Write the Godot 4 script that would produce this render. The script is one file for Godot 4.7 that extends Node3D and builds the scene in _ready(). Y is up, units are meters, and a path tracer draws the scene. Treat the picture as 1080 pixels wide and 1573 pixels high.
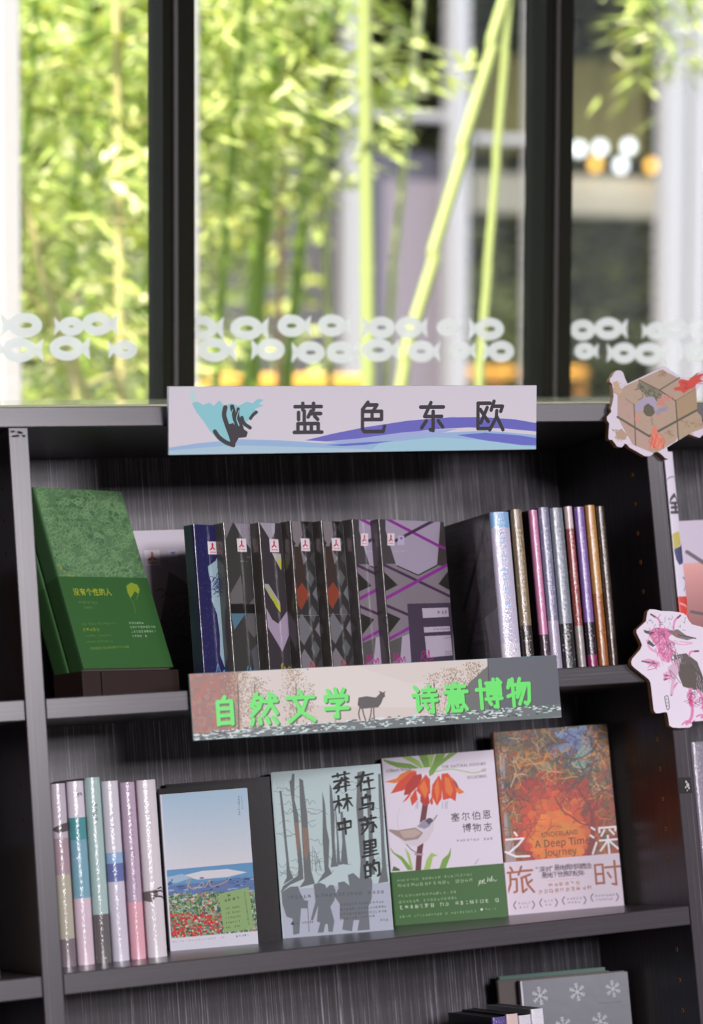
extends Node3D

# ---------------------------------------------------------------- constants
const TOP_Y := 1.42          # height of the bookcase's top front edge above the floor
const LEAN := 0.20518        # the bookcase leans back by 11.76 degrees
const BACK_Z := -0.25        # inner depth of the bookcase
const SHELF_UPPER := -0.3515
const SHELF_LOWER := -0.674
const SHELF_BOTTOM := -0.9965
const GLASS_Z := -0.55

var tilt: Transform3D        # bookcase axes: x along the shelves, y up the front, z out of the front
var used_names := {}
var glyphs := {}
var rng := RandomNumberGenerator.new()

# ---------------------------------------------------------------- mesh collector
class Shape:
	var v := PackedVector3Array()
	var n := PackedVector3Array()
	var t := PackedVector2Array()
	var c := PackedColorArray()
	var colored := false
	var tint := Color.WHITE

	func tri(a: Vector3, b: Vector3, d: Vector3, na: Vector3, nb: Vector3, nd: Vector3, ta := Vector2.ZERO, tb := Vector2.ZERO, td := Vector2.ZERO) -> void:
		if (b - a).cross(d - a).dot(na + nb + nd) > 0.0:
			v.append_array([a, d, b]); n.append_array([na, nd, nb]); t.append_array([ta, td, tb])
		else:
			v.append_array([a, b, d]); n.append_array([na, nb, nd]); t.append_array([ta, tb, td])
		if colored:
			c.append_array([tint, tint, tint])

	func quad(a: Vector3, b: Vector3, d: Vector3, e: Vector3, nn: Vector3, ta := Vector2.ZERO, tb := Vector2(1, 0), td := Vector2(1, 1), te := Vector2(0, 1)) -> void:
		tri(a, b, d, nn, nn, nn, ta, tb, td)
		tri(a, d, e, nn, nn, nn, ta, td, te)

	func quad_n(a: Vector3, b: Vector3, d: Vector3, e: Vector3, na: Vector3, nb: Vector3, nd: Vector3, ne: Vector3, ta := Vector2.ZERO, tb := Vector2(1, 0), td := Vector2(1, 1), te := Vector2(0, 1)) -> void:
		tri(a, b, d, na, nb, nd, ta, tb, td)
		tri(a, d, e, na, nd, ne, ta, td, te)

	# chamfered box; texture coordinates in metres with v along the axis "grain"
	func box(center: Vector3, size: Vector3, bevel := 0.0, grain := 1) -> void:
		var h := size * 0.5
		for axis in 3:
			var p := (axis + 1) % 3
			var q := (axis + 2) % 3
			for s in [-1.0, 1.0]:
				var corner: Array[Vector3] = []
				for k in [[-1, -1], [1, -1], [1, 1], [-1, 1]]:
					var at := Vector3.ZERO
					at[axis] = s * h[axis]
					at[p] = k[0] * (h[p] - bevel)
					at[q] = k[1] * (h[q] - bevel)
					corner.append(center + at)
				var nn := Vector3.ZERO
				nn[axis] = s
				var uv: Array[Vector2] = []
				for at in corner:
					if p == grain:
						uv.append(Vector2(at[q], at[p]))
					elif q == grain:
						uv.append(Vector2(at[p], at[q]))
					else:
						uv.append(Vector2(at[p], at[q]) * 0.4)
				quad(corner[0], corner[1], corner[2], corner[3], nn, uv[0], uv[1], uv[2], uv[3])
		if bevel <= 0.0:
			return
		for axis in 3:                                   # edges that run along "axis"
			var p := (axis + 1) % 3
			var q := (axis + 2) % 3
			for sp in [-1.0, 1.0]:
				for sq in [-1.0, 1.0]:
					var a := Vector3.ZERO
					a[axis] = -(h[axis] - bevel); a[p] = sp * h[p]; a[q] = sq * (h[q] - bevel)
					var b := a
					b[axis] = h[axis] - bevel
					var d := b
					d[p] = sp * (h[p] - bevel); d[q] = sq * h[q]
					var e := d
					e[axis] = a[axis]
					var nn := Vector3.ZERO
					nn[p] = sp; nn[q] = sq
					nn = nn.normalized()
					quad(center + a, center + b, center + d, center + e, nn, Vector2(0, a[axis]), Vector2(0, b[axis]), Vector2(0.002, b[axis]), Vector2(0.002, a[axis]))
		for sx in [-1.0, 1.0]:
			for sy in [-1.0, 1.0]:
				for sz in [-1.0, 1.0]:
					var s := Vector3(sx, sy, sz)
					var i := h - Vector3.ONE * bevel
					tri(center + s * Vector3(h.x, i.y, i.z), center + s * Vector3(i.x, h.y, i.z), center + s * Vector3(i.x, i.y, h.z), s.normalized(), s.normalized(), s.normalized())

	# round bar along a list of points
	func tube(points: Array, radii: Array, sides := 8, caps := true) -> void:
		var rings := []
		for k in points.size():
			var along: Vector3 = (points[mini(k + 1, points.size() - 1)] - points[maxi(k - 1, 0)]).normalized()
			var side := along.cross(Vector3.RIGHT if absf(along.x) < 0.9 else Vector3.UP).normalized()
			var other := along.cross(side)
			var ring := []
			for j in sides + 1:
				var w := TAU * j / sides
				ring.append(side * cos(w) + other * sin(w))
			rings.append(ring)
		for k in points.size() - 1:
			for j in sides:
				var a: Vector3 = rings[k][j]
				var b: Vector3 = rings[k][j + 1]
				var d: Vector3 = rings[k + 1][j + 1]
				var e: Vector3 = rings[k + 1][j]
				quad_n(points[k] + a * radii[k], points[k] + b * radii[k], points[k + 1] + d * radii[k + 1], points[k + 1] + e * radii[k + 1], a, b, d, e)
		if caps:
			for k in [0, points.size() - 1]:
				var nn: Vector3 = (points[0] - points[1]).normalized() if k == 0 else (points[k] - points[k - 1]).normalized()
				for j in sides:
					tri(points[k], points[k] + rings[k][j] * radii[k], points[k] + rings[k][j + 1] * radii[k], nn, nn, nn)

	# surface of revolution about y: profile of (radius, height)
	func lathe(at: Vector3, profile: Array, sides := 16) -> void:
		for k in profile.size() - 1:
			var a: Vector2 = profile[k]
			var b: Vector2 = profile[k + 1]
			var slope := Vector2(b.y - a.y, a.x - b.x).normalized()
			for j in sides:
				var w0 := TAU * j / sides
				var w1 := TAU * (j + 1) / sides
				var r0 := Vector3(cos(w0), 0, sin(w0))
				var r1 := Vector3(cos(w1), 0, sin(w1))
				var n0 := r0 * slope.x + Vector3.UP * slope.y
				var n1 := r1 * slope.x + Vector3.UP * slope.y
				quad_n(at + r0 * a.x + Vector3.UP * a.y, at + r1 * a.x + Vector3.UP * a.y, at + r1 * b.x + Vector3.UP * b.y, at + r0 * b.x + Vector3.UP * b.y, n0, n1, n1, n0)

	# flat outline in xy pulled out along z from z0 to z1
	func plate(outline: PackedVector2Array, z0: float, z1: float, uv_box := Rect2(0, 0, 1, 1), sides := true, front := true, back := true) -> void:
		var idx := Geometry2D.triangulate_polygon(outline)
		for k in range(0, idx.size(), 3):
			var p: Array[Vector2] = [outline[idx[k]], outline[idx[k + 1]], outline[idx[k + 2]]]
			var uv: Array[Vector2] = []
			for a in p:
				uv.append(Vector2((a.x - uv_box.position.x) / uv_box.size.x, 1.0 - (a.y - uv_box.position.y) / uv_box.size.y))
			for s in [0, 1]:
				if (s == 1 and not front) or (s == 0 and not back):
					continue
				var z := z1 if s == 1 else z0
				var nn := Vector3.BACK if s == 1 else Vector3.FORWARD
				tri(Vector3(p[0].x, p[0].y, z), Vector3(p[1].x, p[1].y, z), Vector3(p[2].x, p[2].y, z), nn, nn, nn, uv[0], uv[1], uv[2])
		if sides:
			var sign := -1.0 if Geometry2D.is_polygon_clockwise(outline) else 1.0
			for k in outline.size():
				var a := outline[k]
				var b := outline[(k + 1) % outline.size()]
				var nn := Vector3(b.y - a.y, a.x - b.x, 0).normalized() * sign
				quad(Vector3(a.x, a.y, z0), Vector3(b.x, b.y, z0), Vector3(b.x, b.y, z1), Vector3(a.x, a.y, z1), nn)

	func into(mesh: ArrayMesh, m: Material) -> void:
		if v.is_empty():
			return
		var a := []
		a.resize(Mesh.ARRAY_MAX)
		a[Mesh.ARRAY_VERTEX] = v
		a[Mesh.ARRAY_NORMAL] = n
		a[Mesh.ARRAY_TEX_UV] = t
		if colored:
			a[Mesh.ARRAY_COLOR] = c
		mesh.add_surface_from_arrays(Mesh.PRIMITIVE_TRIANGLES, a)
		mesh.surface_set_material(mesh.get_surface_count() - 1, m)

# ---------------------------------------------------------------- print painter
class Print:
	var im: Image
	var w: int
	var h: int
	var ss: int
	var a00 := 1.0
	var a01 := 0.0
	var a10 := 0.0
	var a11 := 1.0
	var o := Vector2.ZERO
	var unit := 1.0
	var glyphs: Dictionary
	var r := RandomNumberGenerator.new()

	func _init(width: int, height: int, color: Color, book: Dictionary, sup := 2) -> void:
		ss = sup
		w = width * ss
		h = height * ss
		im = Image.create_empty(w, h, false, Image.FORMAT_RGBA8)
		im.fill(color)
		glyphs = book
		r.seed = 77
		axes(Vector2.ZERO, Vector2(width, 0), Vector2(0, height))

	# the drawing's own coordinates: where the sheet's top left, top right and bottom left corners lie in them
	func axes(tl: Vector2, tr: Vector2, bl: Vector2) -> void:
		o = tl
		var x := tr - tl
		var y := bl - tl
		var det := x.x * y.y - x.y * y.x
		a00 = y.y / det * w; a01 = -y.x / det * w
		a10 = -x.y / det * h; a11 = x.x / det * h
		unit = h / y.length()

	func at(p: Vector2) -> Vector2:
		var d := p - o
		return Vector2(a00 * d.x + a01 * d.y, a10 * d.x + a11 * d.y)

	func span(x0: float, x1: float, y: int, c: Color) -> void:
		var i0 := maxi(0, int(round(x0)))
		var i1 := mini(w, int(round(x1)))
		if i1 <= i0:
			return
		if c.a >= 0.995:
			im.fill_rect(Rect2i(i0, y, i1 - i0, 1), c)
		else:
			for i in range(i0, i1):
				var was := im.get_pixel(i, y)
				im.set_pixel(i, y, Color(lerpf(was.r, c.r, c.a), lerpf(was.g, c.g, c.a), lerpf(was.b, c.b, c.a)))

	# even-odd fill of closed outlines given in pixels
	func fill_px(outlines: Array, c: Color) -> void:
		var lo := 1.0e9
		var hi := -1.0e9
		for outline in outlines:
			for p in outline:
				lo = minf(lo, p.y)
				hi = maxf(hi, p.y)
		var y0 := clampi(int(floor(lo)), 0, h)
		var y1 := clampi(int(ceil(hi)) + 1, 0, h)
		if y1 <= y0:
			return
		var rows := []
		rows.resize(y1 - y0)
		for outline in outlines:
			var count: int = outline.size()
			for k in count:
				var p: Vector2 = outline[k]
				var q: Vector2 = outline[(k + 1) % count]
				if p.y == q.y:
					continue
				if p.y > q.y:
					var swap := p
					p = q
					q = swap
				var j0 := maxi(y0, int(ceil(p.y - 0.5)))
				var j1 := mini(y1, int(ceil(q.y - 0.5)))
				var dx := (q.x - p.x) / (q.y - p.y)
				for j in range(j0, j1):
					var x := p.x + (j + 0.5 - p.y) * dx
					if rows[j - y0] == null:
						rows[j - y0] = [x]
					else:
						rows[j - y0].append(x)
		for j in rows.size():
			if rows[j] == null:
				continue
			var xs: Array = rows[j]
			xs.sort()
			for k in range(0, xs.size() - 1, 2):
				span(xs[k], xs[k + 1], y0 + j, c)

	func pts(list: Array) -> PackedVector2Array:
		var out := PackedVector2Array()
		for k in range(0, list.size(), 2):
			out.append(Vector2(list[k], list[k + 1]))
		return out

	# list of x, y, x, y ... in drawing coordinates
	func poly(list: Array, c: Color) -> void:
		var out := PackedVector2Array()
		for p in pts(list):
			out.append(at(p))
		fill_px([out], c)

	func rect(x0: float, y0: float, x1: float, y1: float, c: Color) -> void:
		poly([x0, y0, x1, y0, x1, y1, x0, y1], c)

	func line_px(p: PackedVector2Array, width: float, c: Color, ends := true) -> void:
		var half := maxf(width * 0.5, 0.5)
		for k in p.size() - 1:
			var d := p[k + 1] - p[k]
			if d.length() < 0.01:
				continue
			d = d.normalized()
			var s := Vector2(-d.y, d.x) * half
			fill_px([PackedVector2Array([p[k] + s, p[k + 1] + s, p[k + 1] - s, p[k] - s])], c)
		if ends and half > 1.2:
			for q in p:
				dot_px(q, half, half, c)

	func dot_px(q: Vector2, rx: float, ry: float, c: Color) -> void:
		for j in range(maxi(0, int(q.y - ry)), mini(h, int(q.y + ry) + 1)):
			var f := 1.0 - pow((j + 0.5 - q.y) / ry, 2)
			if f > 0.0:
				span(q.x - rx * sqrt(f), q.x + rx * sqrt(f), j, c)

	func line(list: Array, width: float, c: Color, ends := true) -> void:
		var out := PackedVector2Array()
		for p in pts(list):
			out.append(at(p))
		line_px(out, width * unit, c, ends)

	func dot(x: float, y: float, rx: float, ry: float, c: Color) -> void:
		dot_px(at(Vector2(x, y)), rx * unit, ry * unit, c)

	func curve(list: Array, width: float, c: Color) -> void:
		var p := pts(list)
		var out := PackedVector2Array()
		for k in p.size() - 1:
			var p0 := p[maxi(k - 1, 0)]
			var p3 := p[mini(k + 2, p.size() - 1)]
			for j in 6:
				out.append(at(p[k].cubic_interpolate(p[k + 1], p0, p3, j / 6.0)))
		out.append(at(p[p.size() - 1]))
		line_px(out, width * unit, c)

	# a Chinese character from its strokes, centred at (x, y)
	func hanzi(ch: String, x: float, y: float, size: float, width: float, c: Color, brush := 0.0, squeeze := 1.0) -> void:
		if not glyphs.has(ch):
			return
		var mid := at(Vector2(x, y))
		var k := size * unit / 100.0
		for s in glyphs[ch]:
			var out := PackedVector2Array()
			for j in range(0, s.size(), 2):
				var g := Vector2((s[j] - 50.0) * squeeze, s[j + 1] - 50.0)
				if brush > 0.0:
					g.y -= (g.x) * 0.14 * brush
					g += Vector2(r.randf_range(-2.5, 2.5), r.randf_range(-2.5, 2.5)) * brush
				out.append(mid + g * k)
			if brush > 0.0:
				for e in out.size() - 1:
					var d := (out[e + 1] - out[e]).normalized()
					var side := Vector2(-d.y, d.x)
					var thick := width * unit * 0.5
					var w0 := thick * r.randf_range(0.9, 1.35)
					var w1 := thick * (r.randf_range(0.45, 0.8) if e == out.size() - 2 else r.randf_range(0.9, 1.2))
					fill_px([PackedVector2Array([out[e] + side * w0 - d * thick * 0.5, out[e + 1] + side * w1 + d * thick * 0.4, out[e + 1] - side * w1, out[e] - side * w0])], c)
					dot_px(out[e], w0, w0 * 0.9, c)
			else:
				line_px(out, width * unit, c)

	func row(text: String, x0: float, y: float, x1: float, size: float, width: float, c: Color, dy := 0.0) -> void:
		for k in text.length():
			var f := (k + 0.5) / text.length()
			hanzi(text[k], lerpf(x0, x1, f), y + dy * f, size, width, c)

	# print too small to read: a row of fine marks in square cells
	func tiny(x0: float, y0: float, x1: float, y1: float, size: float, c: Color, gaps := 0.08) -> void:
		var a := at(Vector2(x0, y0))
		var b := at(Vector2(x1, y1))
		var cell := size * unit
		var count := int((b - a).length() / (cell * 1.08))
		for k in count:
			if r.randf() < gaps:
				continue
			var m := a.lerp(b, (k + 0.5) / count)
			for j in 3:
				if r.randf() < 0.8:
					var y := (j - 1) * 0.3 * cell + r.randf_range(-0.05, 0.05) * cell
					var x := r.randf_range(-0.42, -0.1) * cell
					line_px(PackedVector2Array([m + Vector2(x, y), m + Vector2(r.randf_range(0.1, 0.42) * cell, y)]), cell * 0.11, c, false)
			for j in 2:
				if r.randf() < 0.75:
					var x := (j - 0.5) * 0.5 * cell + r.randf_range(-0.12, 0.12) * cell
					line_px(PackedVector2Array([m + Vector2(x, r.randf_range(-0.45, -0.2) * cell), m + Vector2(x, r.randf_range(0.15, 0.45) * cell)]), cell * 0.11, c, false)

	# Latin lettering from the font's outlines; returns the width drawn
	func text(s: String, x: float, y: float, size: float, c: Color, font: Font, align := 0.0, draw := true) -> float:
		var ts := TextServerManager.get_primary_interface()
		var rid: RID = font.get_rids()[0]
		var em := 64
		var k := size * unit / em
		var total := 0.0
		for ch in s:
			total += ts.font_get_glyph_advance(rid, em, ts.font_get_glyph_index(rid, em, ch.unicode_at(0), 0)).x
		var pen := at(Vector2(x, y)) - Vector2(total * k * align, 0)
		if not draw:
			return total * k
		for ch in s:
			var g := ts.font_get_glyph_index(rid, em, ch.unicode_at(0), 0)
			var d := ts.font_get_glyph_contours(rid, em, g)
			if d.has("points") and d.points.size() > 0:
				var outlines := []
				var start := 0
				for stop in d.contours:
					var ring := []
					for q in range(start, int(stop) + 1):
						ring.append(d.points[q])
					start = int(stop) + 1
					outlines.append(smooth(ring, pen, k))
				fill_px(outlines, c)
			pen.x += ts.font_get_glyph_advance(rid, em, g).x * k
		return total * k

	func smooth(ring: Array, pen: Vector2, k: float) -> PackedVector2Array:
		var full := []
		var count := ring.size()
		for i in count:
			var p: Vector3 = ring[i]
			var q: Vector3 = ring[(i + 1) % count]
			full.append(p)
			if int(p.z) == 0 and int(q.z) == 0:
				full.append(Vector3((p.x + q.x) / 2, (p.y + q.y) / 2, 1))
		var out := PackedVector2Array()
		var m := full.size()
		for i in m:
			var p: Vector3 = full[i]
			if int(p.z) == 1:
				out.append(pen + Vector2(p.x, p.y) * k)
			else:
				var a: Vector3 = full[(i + m - 1) % m]
				var b: Vector3 = full[(i + 1) % m]
				for s in [0.25, 0.5, 0.75]:
					var q := Vector2(a.x, a.y).lerp(Vector2(p.x, p.y), s).lerp(Vector2(p.x, p.y).lerp(Vector2(b.x, b.y), s), s)
					out.append(pen + Vector2(q.x, q.y) * k)
		return out

	func done() -> ImageTexture:
		if ss > 1:
			im.resize(w / ss, h / ss, Image.INTERPOLATE_TRILINEAR)
			im.clear_mipmaps()
		return ImageTexture.create_from_image(im)

static func rgb(r: int, g: int, b: int, a := 1.0) -> Color:
	return Color(r / 255.0, g / 255.0, b / 255.0, a)

# ---------------------------------------------------------------- scene helpers
func numbered(called: String) -> String:
	if not used_names.has(called):
		used_names[called] = 0
		return called
	used_names[called] += 1
	return "%s_%03d" % [called, used_names[called]]

func tag(o: Node3D, label: String, category: String, group := "", kind := "") -> Node3D:
	o.set_meta("label", label)
	o.set_meta("category", category)
	if group:
		o.set_meta("group", group)
	if kind:
		o.set_meta("kind", kind)
	return o

func thing(called: String, label: String, category: String, where := Transform3D.IDENTITY, group := "", kind := "") -> Node3D:
	var o := Node3D.new()
	o.name = numbered(called)
	add_child(o)
	o.transform = where
	return tag(o, label, category, group, kind)

func part(called: String, shape: Shape, m: Material, parent: Node3D, at := Transform3D.IDENTITY) -> MeshInstance3D:
	var mesh := ArrayMesh.new()
	shape.into(mesh, m)
	return mesh_part(called, mesh, parent, at)

func mesh_part(called: String, mesh: Mesh, parent: Node3D, at := Transform3D.IDENTITY) -> MeshInstance3D:
	var o := MeshInstance3D.new()
	o.name = called if parent != self else numbered(called)
	o.mesh = mesh
	parent.add_child(o, true)
	o.transform = at
	return o

func structure(called: String, shape: Shape, m: Material, label: String, category: String) -> MeshInstance3D:
	var o := part(called, shape, m, self)
	tag(o, label, category, "", "structure")
	return o

func matte(c: Color, rough := 0.7, metal := 0.0) -> StandardMaterial3D:
	var m := StandardMaterial3D.new()
	m.albedo_color = c
	m.roughness = rough
	m.metallic = metal
	return m

func printed(t: Texture2D, rough := 0.5) -> StandardMaterial3D:
	var m := StandardMaterial3D.new()
	m.albedo_texture = t
	m.roughness = rough
	m.texture_repeat = false
	return m

var crinkle: NoiseTexture2D
var crinkle_fine: NoiseTexture2D

# clear shrink film: glossy, finely creased
func wrapped(m: StandardMaterial3D, rough := 0.12, bump := 0.35, fine := false) -> StandardMaterial3D:
	m.roughness = rough
	m.metallic_specular = 0.85
	m.normal_enabled = true
	m.normal_texture = crinkle_fine if fine else crinkle
	m.normal_scale = bump
	m.texture_repeat = true
	return m

func noise_map(freq: float, seed_: int, strength: float) -> NoiseTexture2D:
	var f := FastNoiseLite.new()
	f.noise_type = FastNoiseLite.TYPE_SIMPLEX_SMOOTH
	f.seed = seed_
	f.frequency = freq
	f.fractal_octaves = 3
	var t := NoiseTexture2D.new()
	t.width = 512
	t.height = 512
	t.seamless = true
	t.as_normal_map = true
	t.bump_strength = strength
	t.noise = f
	return t

# dark laminate with fine streaks along v; each column of the picture is one streak
func streaked(base: Color, pale: Color, share: float, seed_: int) -> ImageTexture:
	var r := RandomNumberGenerator.new()
	r.seed = seed_
	var w := 512
	var h := 256
	var im := Image.create_empty(w, h, false, Image.FORMAT_RGBA8)
	var slow := FastNoiseLite.new()
	slow.seed = seed_
	slow.frequency = 0.02
	for x in w:
		var k := r.randf()
		var column := k * 0.22
		if r.randf() < share:
			column = r.randf_range(0.35, 1.0)
		for y in h:
			var f := clampf(column * (0.8 + 0.9 * slow.get_noise_2d(x * 9.0, y * 1.3)) + r.randf_range(-0.05, 0.05), 0.0, 1.0)
			im.set_pixel(x, y, base.lerp(pale, f))
	return ImageTexture.create_from_image(im)

func in_case(at: Vector3, yaw := 0.0, lean := 0.0, roll := 0.0) -> Transform3D:
	return tilt * Transform3D(Basis(Vector3.UP, yaw) * Basis(Vector3.RIGHT, -lean) * Basis(Vector3.BACK, roll), at)

# ---------------------------------------------------------------- books
# A book stands at its origin: spine towards -x, front cover in the plane z = 0, thickness towards -z.
func shell(outer: Shape, spine: Shape, rest: Shape, back: Shape, width: float, y0: float, y1: float, thick: float, board: float, bulge: float, square: float, grow: float) -> void:
	var plan: Array[Vector2] = [Vector2(width, grow)]
	var steps := 12
	for k in steps + 1:
		var w := PI / 2 - PI * k / steps
		var z := -thick / 2 + (thick / 2 + grow) * signf(sin(w)) * pow(absf(sin(w)), square)
		var x := bulge - (bulge + grow) * pow(maxf(cos(w), 0.0), square)
		plan.append(Vector2(x, z))
	plan.append(Vector2(width, -thick - grow))
	var normal: Array[Vector2] = []
	for k in plan.size():
		var d := (plan[mini(k + 1, plan.size() - 1)] - plan[maxi(k - 1, 0)]).normalized()
		normal.append(Vector2(-d.y, d.x) * -1.0)
	for k in normal.size():
		if normal[k].dot(plan[k] - Vector2(width * 0.5, -thick / 2)) < 0.0 and (k > 1 and k < normal.size() - 2):
			normal[k] = -normal[k]
	normal[0] = Vector2(0, 1)
	normal[1] = Vector2(0, 1)
	normal[normal.size() - 1] = Vector2(0, -1)
	normal[normal.size() - 2] = Vector2(0, -1)
	var last := plan.size() - 1
	for k in last:
		var p := plan[k]
		var q := plan[k + 1]
		var a := Vector3(p.x, y0, p.y)
		var b := Vector3(q.x, y0, q.y)
		var na := Vector3(normal[k].x, 0, normal[k].y)
		var nb := Vector3(normal[k + 1].x, 0, normal[k + 1].y)
		var up := Vector3.UP * (y1 - y0)
		var into_: Shape = outer if k == 0 else back if k == last - 1 else spine
		var ua := p.x / width
		var ub := q.x / width
		if into_ == spine:
			ua = 1.0 - (k - 1.0) / (last - 2.0)
			ub = 1.0 - float(k) / (last - 2.0)
		elif into_ == back:
			ua = 1.0 - ua
			ub = 1.0 - ub
		into_.quad_n(a, b, b + up, a + up, na, nb, nb, na, Vector2(ua, 1), Vector2(ub, 1), Vector2(ub, 0), Vector2(ua, 0))
		var ia := a - na * board
		var ib := b - nb * board
		rest.quad_n(ia, ib, ib + up, ia + up, -na, -nb, -nb, -na)
		rest.quad(a, b, ib, ia, Vector3.DOWN)
		rest.quad(a + up, b + up, ib + up, ia + up, Vector3.UP)
	for k in [0, last]:
		var p := plan[k]
		var inward := -board if k == 0 else board
		rest.quad(Vector3(p.x, y0, p.y), Vector3(p.x, y1, p.y), Vector3(p.x, y1, p.y + inward), Vector3(p.x, y0, p.y + inward), Vector3.RIGHT)

# look: front, spine, back, edge (materials), width, height, thick, hard, bulge, square, bands [[y0, y1, front, spine, plain]]
func book(called: String, label: String, where: Transform3D, look: Dictionary, group := "") -> Node3D:
	var o := thing(called, label, "book", where, group)
	var width: float = look.width
	var height: float = look.height
	var thick: float = look.thick
	var hard: bool = look.get("hard", false)
	var board := 0.0022 if hard else 0.0007
	var s: Array[Shape] = [Shape.new(), Shape.new(), Shape.new(), Shape.new()]
	shell(s[0], s[1], s[2], s[3], width, 0.0, height, thick, board, look.get("bulge", 0.003), look.get("square", 0.4), 0.0)
	var edge: Material = look.edge
	var mesh := ArrayMesh.new()
	s[0].into(mesh, look.get("front", edge))
	s[1].into(mesh, look.get("spine", edge))
	s[2].into(mesh, edge)
	s[3].into(mesh, look.get("back", edge))
	var cover := mesh_part("cover", mesh, o)
	var inset := 0.003 if hard else 0.0006
	var x0: float = look.get("bulge", 0.003) + 0.001
	var pages := Shape.new()
	pages.box(Vector3((x0 + width - inset) / 2, height / 2, -thick / 2), Vector3(width - inset - x0, height - 2 * inset, thick - 2 * board - 0.0004), 0.0, 0)
	part("page_block", pages, look.get("pages", paper_edges), o)
	for b in look.get("bands", []):
		var bs: Array[Shape] = [Shape.new(), Shape.new(), Shape.new(), Shape.new()]
		shell(bs[0], bs[1], bs[2], bs[3], width + 0.0002, b[0], b[1], thick, 0.0003, look.get("bulge", 0.003), look.get("square", 0.4), 0.0005)
		var bm := ArrayMesh.new()
		bs[0].into(bm, b[2])
		bs[1].into(bm, b[3])
		bs[2].into(bm, b[4])
		bs[3].into(bm, b[4])
		mesh_part("paper_band", bm, o)
	return o

# a book seen from the front: centre of its bottom edge in bookcase axes, turned and leaning
func facing(x: float, y: float, z: float, width: float, yaw: float, lean: float) -> Transform3D:
	return in_case(Vector3(x, y, z), yaw, lean) * Transform3D(Basis.IDENTITY, Vector3(-width / 2, 0, 0))

# a book with its spine out: left end of the spine in bookcase axes
func spine_out(x: float, y: float, z: float, thick: float, turn := 0.0, lean := 0.0, roll := 0.0) -> Transform3D:
	return in_case(Vector3(x, y, z), turn, lean, roll) * Transform3D(Basis(Vector3.UP, PI / 2), Vector3(thick, 0, 0))

var paper_edges: StandardMaterial3D

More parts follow.
